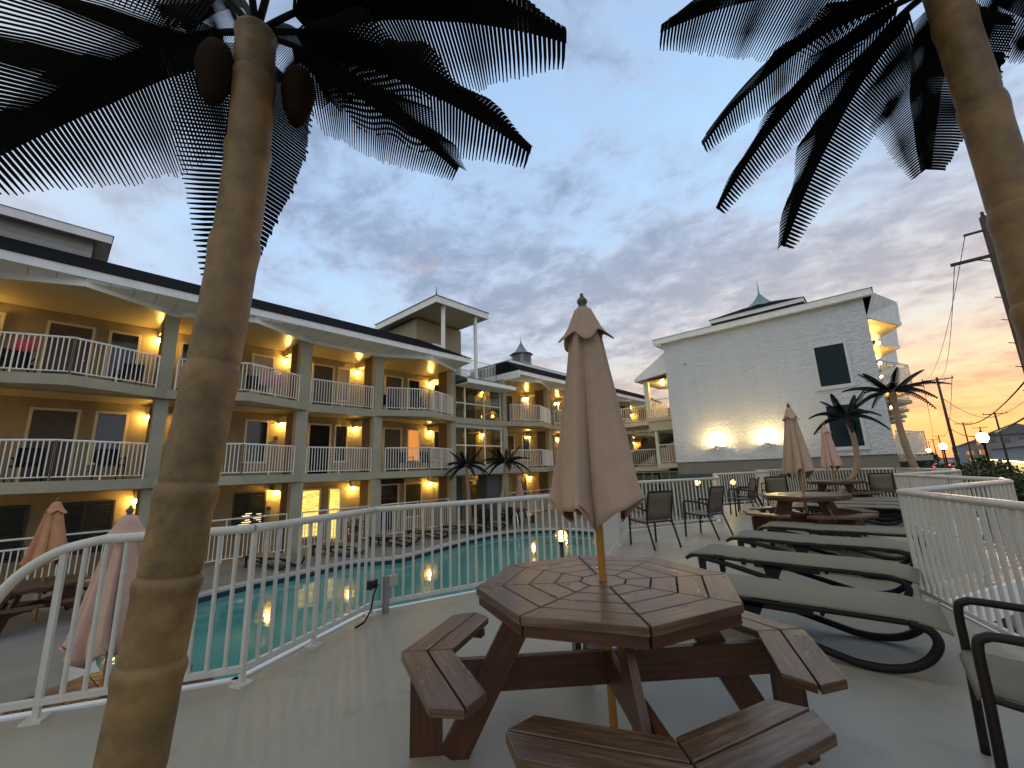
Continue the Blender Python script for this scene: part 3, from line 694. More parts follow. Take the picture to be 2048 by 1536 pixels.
for y in (6.09, 3.98):
    m = MB(); m.lathe([(.03, -.22), (.05, -.16), (.05, -.08), (.10, -.04), (.125, .02), (.135, .07), (.127, .07), (.09, -.02)], (WX-.26, y, 2.12), 16); m.bb(WX-.27, WX-.001, y-.03, y+.03, 1.95, 2.03); l = m.build('wall_uplight', TRIM, wb)
    m = MB(); m.ball((WX-.25, y, 2.20), .07, 12, 8); m.build('lamp_glow', FLOODG, l)
m = MB(); m.lathe([(.02, 0), (.03, .05), (.02, .1)], (WX-.03, 7.15, 6.35), 8); m.build('hose_outlet', DARKM, wb)
# roof pavilion with its pointed cap
m = MB(); m.bb(25.2, 28.6, 2.6, 5.9, 8.0, 9.25); pv = m.build('roof_pavilion', mat('pavilion_board', (.10, .085, .07), .8), wb)
m = MB(); m.bb(24.6, 24.66, 2.0, 6.5, 9.2, 9.42); m.bb(24.66, 29.4, 2.0, 2.06, 9.2, 9.42); m.bb(24.66, 29.4, 6.44, 6.5, 9.2, 9.42); m.bb(24.66, 29.4, 2.06, 6.44, 9.24, 9.28); m.build('pavilion_fascia', TRIM, pv)
m = MB(); k = len(m.v); m.v += [(24.55, 1.95, 9.425), (29.45, 1.95, 9.425), (29.45, 6.55, 9.425), (24.55, 6.55, 9.425), (26.2, 3.5, 10.15), (27.8, 3.5, 10.15), (27.8, 5.0, 10.15), (26.2, 5.0, 10.15)]
for q in ((3, 2, 1, 0), (0, 1, 5, 4), (1, 2, 6, 5), (2, 3, 7, 6), (3, 0, 4, 7), (4, 5, 6, 7)): m.face([k+i for i in q])
m.build('pavilion_roof', SHINGLE, pv)
m = MB(); m.lathe([(1.2, 10.05), (.80, 10.25), (.46, 10.52), (.21, 10.82), (.06, 11.05), (.03, 11.25), (.008, 11.9)], (27.0, 4.25, 0), 8, False); m.build('pavilion_cap', MATS['aged_copper'], pv)
# street-side balconies that step out in points
for k in range(5):
    m = MB(); tr = MB(); cl = MB()
    xa = WX+.3+k*5.2; xk = xa+2.4; xb = xa+5.0
    outer = -1.25
    for z0, z1, wch in ((6.95, 7.75, 'f'), (4.13, 4.4, 's'), (1.3, 1.6, 's')):
        if wch == 'f':
            tr.beam((xa, -.2, 7.0), (xk, outer, 7.0), .05, .14, ext=.02); tr.beam((xk, outer, 7.0), (xb, -.2, 7.0), .05, .14, ext=.02)
            for (p, q) in (((xa, -.2), (xk, outer)), ((xk, outer), (xb, -.2))): m.quad((*p, 7.05), (*q, 7.05), (q[0], min(-.52, q[1]-.05), 7.98), (p[0], -.52, 7.98))
            cl.prism([(xa, -.19), (xk, outer+.05), (xb, -.19)], 6.9, 6.93)
        else:
            sb = MB(); sb.prism([(xa, -.185), (xk, outer), (xb, -.185)], z0-.15, z1-.25); sb.build('street_balcony_slab', COLM, wb)
    for zr in (4.15, 1.32): rl = MB(); railing(rl, [(xa, -.28), (xk, outer+.1), (xb, -.28)], zr, 1.0, .13); rl.build('street_balcony_railing', WHITE, wb)
    m.build('street_fascia_panel', SEAM, wb); tr.build('street_fascia_trim', TRIM, wb); cl.build('street_balcony_ceiling', CEIL, wb)
for x, z in ((23.6, 6.2), (28.8, 6.2), (23.8, 3.4), (34, 6.2)):
    m = MB(); m.bb(x-.05, x+.05, -.3, -.2, z-.02, z+.15); l = m.build('street_wall_lamp', DARKM, wb); m = MB(); m.ball((x, -.36, z), .08, 10, 8); m.build('lamp_globe', GLOBE, l)
# courtyard-side bay with balcony, stairs below
m = MB(); m.bb(22.3, 22.55, 9.6, 9.85, 4.4, 6.25); m.bb(22.25, 22.4, 8.19, 8.32, 1.2, 7.6); m.bb(22.3, 22.5, 9.35, 9.5, 1.2, 3.7)
for p in (0,): pass
m.build('bay_column', mat('cream_post', (.66, .66, .48), .6), wb)
m = MB(); m.prism([(22.2, 8.25), (25.2, 8.25), (25.2, 9.9), (22.2, 9.9)], 3.72, 3.92); m.prism([(22.2, 8.3), (36.0, 8.3), (36.0, 9.7), (25.3, 9.7), (25.3, 10), (22.2, 9.4)], 1.18, 1.42)
m.prism([(25.3, 8.3), (28.3, 8.3), (28.3, 16.0), (25.3, 16.0)], 3.86, 4.1); m.build('bay_slab', mat('cream_slab', (.55, .50, .36), .75), wb)
m = MB(); m.bb(22.25, 25.1, 8.3, 9.75, 3.2, 3.71); m.build('bay_beam', CEIL, wb)
m = MB(); railing(m, [(22.3, 8.35), (22.3, 9.75)], 3.92, 1.0, .14); railing(m, [(22.35, 9.8), (25.2, 9.8)], 3.92, 1.0, .14); railing(m, [(22.3, 8.4), (22.3, 9.35)], 1.42, 1.0, .13)
railing(m, [(25.3, 10.0), (25.3, 15.9)], 4.1, 1.0, .13); railing(m, [(24.5, 9.8), (24.5, 15.8)], 1.3, 1.0, .13); m.build('bay_railing', WHITE, wb)
m = MB(); m.hexa([(22.0, 8.18, 6.28), (25.6, 8.18, 6.28), (25.6, 10.25, 6.05), (22.0, 10.25, 6.05), (22.0, 8.18, 7.5), (25.6, 8.18, 7.5), (25.6, 10.25, 6.2), (22.0, 10.25, 6.2)]); m.build('bay_roof', TRIM, wb)
m = MB(); m.bb(22.25, 25.4, 8.2, 9.95, 6.0, 6.04); m.build('bay_ceiling', CEIL, wb)
for x, y, z in ((23.4, 8.5, 5.75), (24.2, 8.9, 5.8), (23.2, 9.1, 5.92)):
    m = MB(); m.ball((x, y, z), .075, 10, 8); m.build('ceiling_lamp', GLOBE, wb)
m = MB(); m.beam((26.2, 8.9, 3.9), (26.2, 13.4, 1.35), 1.6, .5); m.build('outdoor_stair', mat('dark_stair', (.05, .04, .03), .8), wb)
m = MB(); m.bb(24.4, 36, 9.7, 16.0, 1.02, 1.27); m.bb(25, 36, 12.5, 12.8, GZ, 1.0); m.build('walkway_slab', mat('cream_slab', (.55, .50, .36), .75), wb)
m = MB(); m.bb(22.4, 24.3, 8.5, 9.4, -1.2, .95); m.bb(22.4, 24.3, 9.6, 11.2, -1.2, .8); m.build('glazed_porch', mat('green_grey_glass', (.07, .10, .08), .12, spec=.9, var=.3, vscale=2), wb)
m = MB()
for y in (8.5, 8.95, 9.4, 9.9, 10.4, 10.9): m.bb(22.34, 22.38, y-.02, y+.02, -1.2, .95)
m.bb(22.33, 22.395, 8.4, 11.2, .95, 1.0); m.bb(22.33, 22.395, 8.4, 11.2, .35, .39); m.build('porch_frame', mat('sage_frame', (.22, .28, .19), .6), wb)
m = MB(); m.bb(37.6, 37.9, 8, 18.2, GZ, 6.5); m.build('end_cross_wall', STUCCO, wb)

# ================================================================ RAILINGS ROUND THE SUN DECK
def deck_rail(a, b, label, group, curl=None, last=False, z=0.0, h=.99, inset=-.0, base=None):
    (x0, y0), (x1, y1) = a, b
    L_ = hypot(x1-x0, y1-y0); ang = atan2(y1-y0, x1-x0)
    root = empty('deck_railing', (x0, y0, z), ang, label=label, cat='railing', group=group)
    m = MB()
    if curl:
        path = [(-.34, 0, .12), (-.35, 0, .40), (-.31, 0, .62), (-.21, 0, .80), (-.04, 0, .93), (.16, 0, h-.006), (.3, 0, h), (L_, 0, h)]
        m.stube(path, .030, 10)
    else: m.tube([(0, 0, h), (L_, 0, h)], .030, 10)
    m.build('top_rail', WHITE_DIM, root)
    m = MB(); m.box((L_/2+(-.17 if curl else 0), 0, .10), (L_+(.34 if curl else 0), .035, .035)); m.build('bottom_rail', WHITE_DIM, root)
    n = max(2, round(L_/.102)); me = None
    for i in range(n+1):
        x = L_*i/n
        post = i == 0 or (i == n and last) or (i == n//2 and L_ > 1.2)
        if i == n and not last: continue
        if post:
            m = MB(); m.box((x, 0, .49), (.030, .030, .97)); m.box((x, 0, .008), (.10, .10, .016)); m.build('post', WHITE_DIM, root)
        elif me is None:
            m = MB(); m.tube([(x, 0, .115), (x, 0, h-.01)], .0142, 8, caps=False); o = m.build('baluster', WHITE_DIM, root); me = (o, x)
        else:
            o = me[0].copy(); col.objects.link(o); o.location = (x-me[1], 0, 0)
    return root
GL_, GR_ = 'white railings along the pool side of the sun deck', 'white railings along the street side of the sun deck'
ins = lambda p: p
labs = ['white railing with curled-down end, left of and behind the big palm trunk', 'short white railing section between the big palm trunk and the floodlight', 'long white railing between floodlight and pink umbrella, pool seen through it',
        'white railing receding behind the near umbrella pole towards the mesh chairs', 'white railing behind the two nearest brown mesh chairs', 'white railing behind the pair of chairs turned sideways', 'white railing catching yellow glow from the small lantern', 'last short white railing on the pool side before the end rail']
off = .07
def shift(pts, d):
    return pts
for k in range(1, 9):
    if k == 1: deck_rail((.14, 3.95), (LEFT[2][0], LEFT[2][1]-off), labs[0], GL_, curl=True); continue
    deck_rail((LEFT[k][0], LEFT[k][1]-off), (LEFT[k+1][0], LEFT[k+1][1]-off), labs[k-1], GL_, curl=(k == 1))
rl_ = [(19.6, 4.28), (16.7, .02)]
deck_rail(rl_[0], rl_[1], 'white railing closing the far end of the sun deck before the white wall', 'white railing across the end of the sun deck', last=True)
labr = ['far street-side railing running out beside the leaning palm', 'short outermost railing of the farthest street-side corner', 'street-side railing coming back in behind the far picnic table', 'street-side railing going out from the middle corner', 'short outer railing link on the middle corner of the street side',
        'pale street-side railing coming back in to the near inner corner', 'nearest street-side railing, large, from the inner corner towards the right edge', 'outer railing link beside the near mesh armchair at the right edge', 'street-side railing behind the near armchair, cut by the right edge']
for k in range(0, 9):
    a, b = RIGHT[k], RIGHT[k+1]
    deck_rail(a, b, labr[k], GR_)

# ================================================================ OCTAGONAL PICNIC TABLES
def make_table():
    root = empty('picnic_table')
    T = .74
    def P(r, a): return Vector((r*cos(R(a)), r*sin(R(a)), 0))
    top = MB(); rings = [.125, .262, .40, .54, .683]; g = .0042
    ca = cos(pi/8)
    for k in range(8):
        a0, a1 = 45*k, 45*k+45
        u = (P(1, a1)-P(1, a0)).normalized()
        for i in range(4):
            r0, r1 = rings[i]+g, rings[i+1]-g
            pts = [P(r0, a0), P(r1, a0), P(r1, a1), P(r0, a1)]
            # small gap along the mitre
            pts[0] += u*g; pts[1] += u*g; pts[2] -= u*g; pts[3] -= u*g
            top.prism([(p.x, p.y) for p in pts], T-.038, T, u)
    top.prism([(P(rings[0]-g, 45*k).x, P(rings[0]-g, 45*k).y) for k in range(8)], T-.038, T, Vector((cos(R(22.5)), sin(R(22.5)), 0)))
    top.build('table_top', WOOD, root, bevel=.004)
    ap = MB()
    for k in range(8):
        p, q = P(.665, 45*k), P(.665, 45*k+45); ap.beam(p*.972+Vector((0, 0, T-.062)), q*.972+Vector((0, 0, T-.062)), .034, .044)
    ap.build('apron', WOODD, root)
    # four mitred benches
    for q in range(4):
        va = 45+90*q
        be = MB()
        for r0, r1 in ((.805, .925), (.935, 1.06)):
            for sgn in (-1, 1):
                e = va+45*sgn; A0, A1, B0, B1 = P(r0, va), P(r1, va), P(r0, e), P(r1, e)
                u = (B1-A1).normalized()
                f0 = .78 if r0 < .9 else .84; f1 = .84 if r0 < .9 else .70
                A0g, A1g = A0+u*.004, A1+u*.004
                # both ends lie on a line square to the board, with the outer corner clipped
                E0, E1 = A0+(B0-A0)*f0, A1+(B1-A1)*f1
                pts = [A0g, A1g, E1, E0] if sgn > 0 else [A0g, E0, E1, A1g]
                s_ = sum(pts[i-1].x*pts[i].y-pts[i].x*pts[i-1].y for i in range(4))
                if s_ < 0: pts.reverse()
                be.prism([(p.x, p.y) for p in pts], .415, .453, u)
        bo = be.build('bench', WOOD, root, bevel=.004)
        d = P(1, va); n = Vector((-d.y, d.x, 0))
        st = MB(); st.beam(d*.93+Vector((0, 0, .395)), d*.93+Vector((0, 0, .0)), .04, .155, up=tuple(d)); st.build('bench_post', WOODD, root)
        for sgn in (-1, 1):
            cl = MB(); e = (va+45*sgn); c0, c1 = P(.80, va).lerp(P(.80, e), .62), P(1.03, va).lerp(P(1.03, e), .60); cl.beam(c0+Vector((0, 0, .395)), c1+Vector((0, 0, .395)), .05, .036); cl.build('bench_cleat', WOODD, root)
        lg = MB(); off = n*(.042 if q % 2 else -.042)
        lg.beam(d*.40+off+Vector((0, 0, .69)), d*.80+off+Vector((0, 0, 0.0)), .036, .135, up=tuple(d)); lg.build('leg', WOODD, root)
    for q in range(2):
        d = P(1, 45+90*q); n = Vector((-d.y, d.x, 0)); b = MB(); z = .335 if q == 0 else .331
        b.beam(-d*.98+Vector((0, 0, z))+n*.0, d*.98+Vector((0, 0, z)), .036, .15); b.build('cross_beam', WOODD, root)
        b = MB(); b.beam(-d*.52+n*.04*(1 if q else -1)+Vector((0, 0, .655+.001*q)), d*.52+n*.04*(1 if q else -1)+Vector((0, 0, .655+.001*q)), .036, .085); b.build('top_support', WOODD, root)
    return root
t0 = make_table()
TG = 'octagonal picnic tables on the sun deck'
t0.location = (2.07, 1.25, 0)
tag(t0, 'large octagonal brown picnic table in the foreground with a closed umbrella through it', 'picnic table', TG)
dup(t0, (9.1, 1.27, 0), 0, 'octagonal picnic table standing between the two groups of flat loungers'); dup(t0, (14.9, 1.3, 0), 0, 'farthest octagonal picnic table on the deck, in front of the end railing')
PG = 'octagonal picnic tables beside the pool'
for loc, rz, lab in (((.6, 5.65, PZ), 0.1, 'picnic table below the deck railing, half hidden by the big palm trunk'), ((.22, 13.0, PZ), .2, 'dark picnic table at the far left beside the orange umbrella'), ((15.9, 14.3, PZ), .3, 'picnic table on the far poolside beside two small palms')):
    o = dup(t0, loc, rz, lab); o['group'] = PG

# ================================================================ CLOSED UMBRELLAS
def make_umbrella(canvas, seed, wd=1.0, lean=0.0):
    rnd = random.Random(seed); root = empty('patio_umbrella')
    m = MB(); m.tube([(0, 0, .0), (0, 0, 1.2), (0, 0, 2.28)], .021, 12); m.build('pole', POLEM, root)
    m = MB(); m.lathe([(.02, 2.26), (.032, 2.275), (.032, 2.29), (.02, 2.30), (.026, 2.312), (.033, 2.325), (.030, 2.34), (.016, 2.355), (.010, 2.366), (.012, 2.375), (.004, 2.385)], n=14); m.build('finial', mat('finial_wood', (.10, .085, .06), .6), root)
    N_ = 168; ph = rnd.random()*6
    def fold(a, t):
        """pleated outline of the furled canvas; t 0 top .. 1 hem"""
        k = 6; s = a*k/(2*pi)+.22*sin(a+ph)+ph; f = s-math.floor(s); j = math.floor(s) % 6
        amp = [.9, .5, 1.0, .65, .85, .45, 1.05, .7][j]
        v = (f/.82)**.6 if f < .82 else max(0, (1-f)/.18)     # wrapped pleat: slow rise, sharp tuck
        return 1 + (v-.62)*(.26+.56*t)*amp + .022*t*sin(11*a+ph*3)+.014*sin(19*a+7*t)
    prof = [(2.285, .030), (2.24, .055), (2.15, .080), (2.05, .098), (1.9, .118), (1.7, .148), (1.5, .177), (1.36, .198), (1.25, .213), (1.18, .222), (1.13, .229), (1.09, .234)]
    m = MB(); n = len(prof)
    def skin(i, a, s_=1.0):
        z, r = prof[i]; t = i/(n-1); tw = a+.22*t*sin(2.2*t+ph); rr = r*wd*fold(tw, t)*(1+.05*sin(3*a+5*t+ph))*s_; zz = z
        zz += t**6*(.20*(fold(tw, 1)-.92)+.03*sin(a*2+ph))
        return (rr*cos(a), rr*sin(a)*.92, zz)
    for i, (z, r) in enumerate(prof):
        t = i/(n-1)
        for k in range(N_):
            m.v.append(skin(i, 2*pi*k/N_))
    for i in range(n-1):
        for k in range(N_): l = (k+1) % N_; m.face([i*N_+k, (i+1)*N_+k, (i+1)*N_+l, i*N_+l], None, True)
    # turn the hem in so the dark lining shows from below
    m.build('canopy', canvas, root, solid=.002)
    m = MB()
    for i, s in ((n-1, .955), (n-2, .95), (n-3, .93)):
        for k in range(N_):
            v = skin(i, 2*pi*k/N_, s); m.v.append((v[0], v[1], v[2]+(.012 if i == n-1 else 0)))
    for i in range(2):
        for k in range(N_): l = (k+1) % N_; m.face([i*N_+k, (i+1)*N_+k, (i+1)*N_+l, i*N_+l], None, True)
    m.build('lining', LINING, root)
    # vent cap: a short scalloped skirt over the top
    m = MB(); pr = [(2.292, .026), (2.27, .050), (2.22, .070), (2.16, .092), (2.11, .120), (2.085, .142)]
    for i, (z, r) in enumerate(pr):
        t = i/(len(pr)-1)
        for k in range(N_):
            a = 2*pi*k/N_; s = 5*a+ph*8; cz = cos(s); rr = r*wd*(.96+.15*t*t*cz+.05*t*sin(2*a+ph)); zz = z - .030*t*t*cz + .012*t*sin(2*a)
            m.v.append((rr*cos(a), rr*sin(a), zz))
    for i in range(len(pr)-1):
        for k in range(N_): l = (k+1) % N_; m.face([i*N_+k, (i+1)*N_+k, (i+1)*N_+l, i*N_+l], None, True)
    m.build('vent_cap', canvas, root, solid=.004)
    return root
def umb(canvas, seed, loc, label, group, **k):
    o = make_umbrella(canvas, seed, **k); o.location = loc; o.rotation_euler.z = seed*1.3; return tag(o, label, 'umbrella', group)
UG = 'closed umbrellas standing in the deck tables'
umb(CANVAS, 1, (2.07, 1.25, 0), 'large closed dusty-pink umbrella rising from the foreground picnic table', UG, wd=1.06)
umb(CANVAS, 2, (9.1, 1.27, 0), 'closed pink umbrella in the middle deck table, in front of the white wall', UG)
umb(CANVASP, 3, (14.9, 1.3, 0), 'small closed pink umbrella farthest away, in front of the lower window', UG)
UP = 'closed umbrellas beside the pool'
umb(CANVASP, 4, (.6, 5.65, PZ), 'pale pink closed umbrella left of the big palm trunk, behind the railing', UP, wd=1.3)
umb(CANVASO, 5, (.22, 13.0, PZ), 'orange closed umbrella at the far left in front of the dark windows', UP, wd=1.3)
umb(CANVASP, 6, (16.6, 14.6, PZ), 'pale pink closed umbrella by the far column behind the small palms', UP)

# ================================================================ PALMS
def bez(p0, p1, p2, t): return p0*(1-t)**2 + p1*2*t*(1-t) + p2*t*t
def frond(az, L_, z0, zt, lift, width=.30, n=46, cx=0, cy=0, side=1, lw=.66, droop=.55, sweep=.38, base=.13, bend=0.0):
    """one plastic palm leaf: a folded web along the midrib cut into leaflets towards both edges"""
    m = MB(); d = Vector((cos(R(az)), sin(R(az)), 0)); o = Vector((cx, cy, 0)); sd0 = Vector((-d.y, d.x, 0))
    p0 = o+Vector((0, 0, z0)); p1 = o+d*L_*.45+Vector((0, 0, lift))+sd0*bend; p2 = o+d*L_+Vector((0, 0, zt))
    pts = [bez(p0, p1, p2, i/24) for i in range(25)]
    m.tube(pts[:24], .012, 6, rr=[lerp(.017, .004, i/24) for i in range(24)])
    rnd = random.Random(int(az*7+L_*100)); 
    for i in range(n):
        t = lerp(base, .985, i/n); t2 = lerp(base, .985, (i+1)/n)
        p, q = bez(p0, p1, p2, t), bez(p0, p1, p2, t2)
        tg = (bez(p0, p1, p2, min(1, t+.02))-bez(p0, p1, p2, t-.02)).normalized()
        sd = -sd0
        up = sd.cross(tg).normalized()
        prof = min(1, ((t-base)/.14+.55))*(1-max(0, (t-.42)/.58)**1.5*.80)
        for s in (-1, 1):
            dr = droop*(1+.12*sin(i*.3+s))
            w = (sd*s*cos(dr)-up*sin(dr)+tg*sweep).normalized()
            w2 = (sd*s*cos(dr+.08)-up*sin(dr+.08)+tg*(sweep+.03)).normalized()
            ll = width*prof*(1+rnd.uniform(-.05, .05))
            web = .105*min(1, prof+.1)*(width/.34)
            e = q-p
            b = len(m.v)
            dense = s == side; gap = .02 if dense else .18; lw_ = .90 if dense else lw
            a0, a1 = p+e*.0, p+e*1.0
            m.v += [tuple(a0), tuple(a1), tuple(a1+w*web), tuple(a0+w*web)]; m.face([b, b+1, b+2, b+3])
            c0, c1 = a0+w*web+e*.04, a0+w*web+e*(1-gap)
            m0 = c0+w*(ll*.5)+e*.03; m1 = m0+e*lw_
            t0_ = m0+w2*(ll*.45)+e*.05; t1_ = t0_+e*(.86 if dense else .26)
            b = len(m.v); m.v += [tuple(c0), tuple(c1), tuple(m1), tuple(m0), tuple(t1_), tuple(t0_)]
            m.face([b, b+1, b+2, b+3]); m.face([b+3, b+2, b+4, b+5])
    return m
def trunk(pts, r0, r1, rings, name, material, parent, n=24, amp=.095):
    """ringed trunk: swelling above each ring, step below it"""
    K = 480 if rings > 5 else 50; m = MB(); path = []; rr = []
    for i in range(K+1):
        t = i/K; s = t*(len(pts)-1); j = min(int(s), len(pts)-2); f = s-j
        P0, P1, P2, P3 = pts[max(0, j-1)], pts[j], pts[j+1], pts[min(len(pts)-1, j+2)]
        P0, P1, P2, P3 = map(Vector, (P0, P1, P2, P3))
        path.append(.5*((2*P1)+(P2-P0)*f+(2*P0-5*P1+4*P2-P3)*f*f+(P1*3-P0-P2*3+P3)*f**3))
        ph = (t*rings+.28*sin(t*9+r0*40)) % 1; rr.append(lerp(r0, r1, t)*(1+amp*(math.exp(-((ph-.90)/.10)**2)*.75+.25*ph) - amp*.45*math.exp(-(min(ph, 1-ph)/.03)**2)))
    m.tube(path, r0, n, rr=rr); return m.build(name, material, parent)
# big palm on the left
pl = empty('artificial_palm', (.29, 1.88, 0), label='big artificial palm with ringed trunk and two coconuts, left foreground', cat='palm tree', group='artificial palms on the sun deck')
trunk([(-.03, 0, 0), (.01, 0, .66), (.05, -.01, 1.27), (.10, -.02, 2.03), (.12, -.02, 2.74), (.10, -.02, 3.36)], .093, .080, 9, 'trunk', TRUNK, pl)
C0 = dict(cx=.10, cy=-.02)
for az, L_, zt, lift, w, dr, bd in (
        (128, 1.42, 2.76, 3.52, .42, .50, 0), (150, 1.3, 3.95, 4.1, .34, .6, 0), (-125, 1.2, 3.6, 4.1, .30, .6, 0),
        (80, .44, 2.22, 3.36, .24, .12, 0), (0, 1.25, 3.36, 3.66, .30, .62, 0), (-35, 1.33, 2.94, 3.60, .33, .62, 0), (-54, 1.44, 3.10, 3.74, .36, .62, 0),
        (52, 1.2, 4.2, 4.3, .30, .6, 0), (-85, 1.1, 3.9, 4.4, .32, .6, 0), (100, 1.0, 4.1, 4.3, .3, .6, 0)):
    frond(az, L_, 3.36, zt, lift, w, 66, droop=dr, bend=bd, side=(-1 if az > 80 else 1), **C0).build('frond', FROND, pl)
for x, y, z in ((-.025, .02, 3.08), (.285, -.06, 3.13)):
    m = MB(); m.lathe([(.015, -.175), (.035, -.15), (.058, -.09), (.074, 0), (.070, .06), (.048, .12), (.02, .14)], (x, y, z), 18); m.build('coconut', NUT, pl)
# big palm on the right
pr_ = empty('artificial_palm', (2.30, -.49, 0), label='big artificial palm with ringed trunk, cut by the right edge', cat='palm tree', group='artificial palms on the sun deck')
trunk([(.0, .05, 0), (0, .03, .8), (0, .02, 1.5), (0, .0, 2.3), (0, 0, 3.34)], .074, .064, 11, 'trunk', TRUNK, pr_)
C1 = dict(cx=0, cy=0)
for az, L_, zt, lift, w, dr in (
        (132, 1.24, 3.12, 3.44, .26, .6), (101, 1.0, 2.99, 3.44, .21, .6), (76, 1.09, 2.85, 3.40, .21, .6), (50, 1.05, 2.65, 3.36, .23, .6), (5, .88, 2.92, 3.26, .24, .4),
        (-32, 1.0, 3.25, 3.6, .26, .7), (-70, 1.2, 3.2, 3.7, .26, .7), (160, 1.2, 3.4, 3.9, .26, .7), (-120, 1.2, 3.3, 3.9, .26, .7)):
    frond(az, L_, 3.30, zt, lift+.16, w, 70, droop=dr, side=(-1 if az > 20 else 1), lw=(.66 if az > 20 else .9), **C1).build('frond', FROND, pr_)
# small palms
def small_palm(loc, pts, h, label, group, seed, nf=12, fl=1.1, r=.09, material=TRUNKS):
    rnd = random.Random(seed); root = empty('artificial_palm', loc, label=label, cat='palm tree', group=group)
    trunk(pts, r*1.2, r, 5, 'trunk', material, root, 12); tx, ty, tz = pts[-1]
    for i in range(nf):
        az = 360*i/nf+rnd.uniform(-12, 12); up = i % 3
        zt = tz+[-.55, .1, .75][up]+rnd.uniform(-.12, .12); L_ = fl*[1.0, 1.05, .7][up]
        frond(az, L_, tz-.04, zt, tz+[.30, .42, .5][up], .135, 22, cx=tx, cy=ty, droop=.7).build('frond', FROND, root)
    return root
SD, SP = 'small artificial palms at the end of the sun deck', 'small artificial palms beside the pool'
small_palm((17.0, 1.05, 0), [(0, .42, 0), (.05, .22, .45), (.1, -.16, 1.0), (.05, -.26, 1.8), (0, -.18, 2.62)], 2.7, 'small leaning palm in front of the lower window', SD, 3, 12, 1.0, .07)
small_palm((18.6, -.75, 0), [(0, .1, -.2), (.0, .2, .6), (0, .34, 1.5), (0, .40, 2.5), (0, .38, 3.45)], 3.4, 'taller leaning palm at the street corner of the white wall', SD, 5, 14, 1.35, .085)
small_palm((13.4, 14.9, PZ), [(0, 0, 0), (0, 0, 1), (-.1, 0, 2), (-.15, 0, 2.85)], 2.8, 'slim straight palm left of two by the pool', SP, 8, 13, 1.15, .07)
small_palm((14.5, 14.2, PZ), [(0, 0, 0), (.3, .1, .8), (.7, .2, 1.8), (.9, .2, 3.0)], 3.0, 'bent palm right of two by the pool', SP, 9, 14, 1.35, .08)

# ================================================================ LOUNGERS
def make_lounger(sling=SLING, frame=PLAS):
    root = empty('sun_lounger')
    m = MB(); W = .31
    xs = [(-.02, .285), (.05, .335), (.16, .352), (.4, .350), (.8, .338), (1.2, .340), (1.5, .342), (1.72, .338), (1.84, .318), (1.93, .285)]
    for x, z in xs: 
        for y, dz in ((-W, -.010), (-W*.92, .0), (0, -.012), (W*.92, .0), (W, -.010)): m.v.append((x, y, z+dz+.012))
    for i in range(len(xs)-1):
        for k in range(4): m.face([i*5+k, (i+1)*5+k, (i+1)*5+k+1, i*5+k+1], None, True)
    m.build('sling', sling, root, solid=.004)
    for s in (-1, 1):
        y = s*.30; m = MB()
        m.stube([(.0, y, .28), (.08, y, .318), (.3, y, .328), (.8, y, .315), (1.3, y, .318), (1.78, y, .318)], .017, 8)
        m.beam((.7, y, .295), (1.25, y, .292), .028, .04, uv=False)
        m.stube([(.14, y, .31), (.45, y, .262), (.85, y, .172), (1.15, y, .100), (1.36, y, .048), (1.45, y, .029), (1.58, y, .029), (1.70, y, .058), (1.80, y, .125), (1.855, y, .22), (1.83, y, .29), (1.74, y, .315)], .0265, 8)
        m.build('side_frame', frame, root)
        m = MB(); m.hexa([(.80, y-.014, .19), (.89, y-.014, .17), (.89, y+.014, .17), (.80, y+.014, .19), (.77, y-.014, .315), (.96, y-.014, .315), (.96, y+.014, .315), (.77, y+.014, .315)]); m.build('strut', frame, root)
        for x in (.17,):
            m = MB(); m.hexa([(x-.02, y-.016, 0), (x+.03, y-.016, 0), (x+.03, y+.016, 0), (x-.02, y+.016, 0), (x-.035, y-.016, .31), (x+.04, y-.016, .31), (x+.04, y+.016, .31), (x-.035, y+.016, .31)]); m.build('leg', frame, root)
    for x, z in ((.17, .26), (.85, .27), (1.3, .29), (1.78, .30)): m = MB(); m.tube([(x, -.30, z), (x, .30, z)], .014, 6); m.build('cross_bar', frame, root)
    return root
lg0 = make_lounger(); LG = 'sun loungers set flat across the deck'
lg0.location = (3.95, 1.84, 0); lg0.rotation_euler.z = R(-88)
tag(lg0, 'nearest flat lounger, large at the right, beside the foreground table', 'sun lounger', LG)
for x, y, a, lab in ((5.35, 1.92, -92, 'second flat lounger behind the foreground picnic table'), (6.68, 1.86, -90.5, 'third flat lounger from the foreground table'), (7.9, 1.74, -90, 'flat lounger directly in front of the middle picnic table'),
                     (11.6, 1.84, -90, 'flat lounger directly behind the middle picnic table'), (12.5, 1.85, -91, 'second flat lounger behind the middle picnic table'), (13.3, 1.8, -89, 'third flat lounger behind the middle picnic table'), (14.0, 1.86, -90, 'last flat lounger, by the far picnic table')):
    dup(lg0, (x, y, 0), R(a), lab)
for x, y, a, lab in ((4.6, 15.2, -70, 'poolside lounger nearest the pool ladder'), (6.6, 15.3, -65, 'poolside lounger in front of the first wide column'), (8.6, 15.2, -60, 'poolside lounger below the yellow lit window'), (10.4, 15.4, -60, 'poolside lounger left of the lobby door'), (12.0, 15.2, -58, 'poolside lounger in front of the lobby door'), (13.1, 14.9, -55, 'poolside lounger nearest the black patio chairs'), (18.3, 11.4, 20, 'poolside lounger at the far end of the pool, seen past the umbrella pole')):
    o = dup(lg0, (x, y, PZ), R(a), lab); o['group'] = 'sun loungers beside the pool'

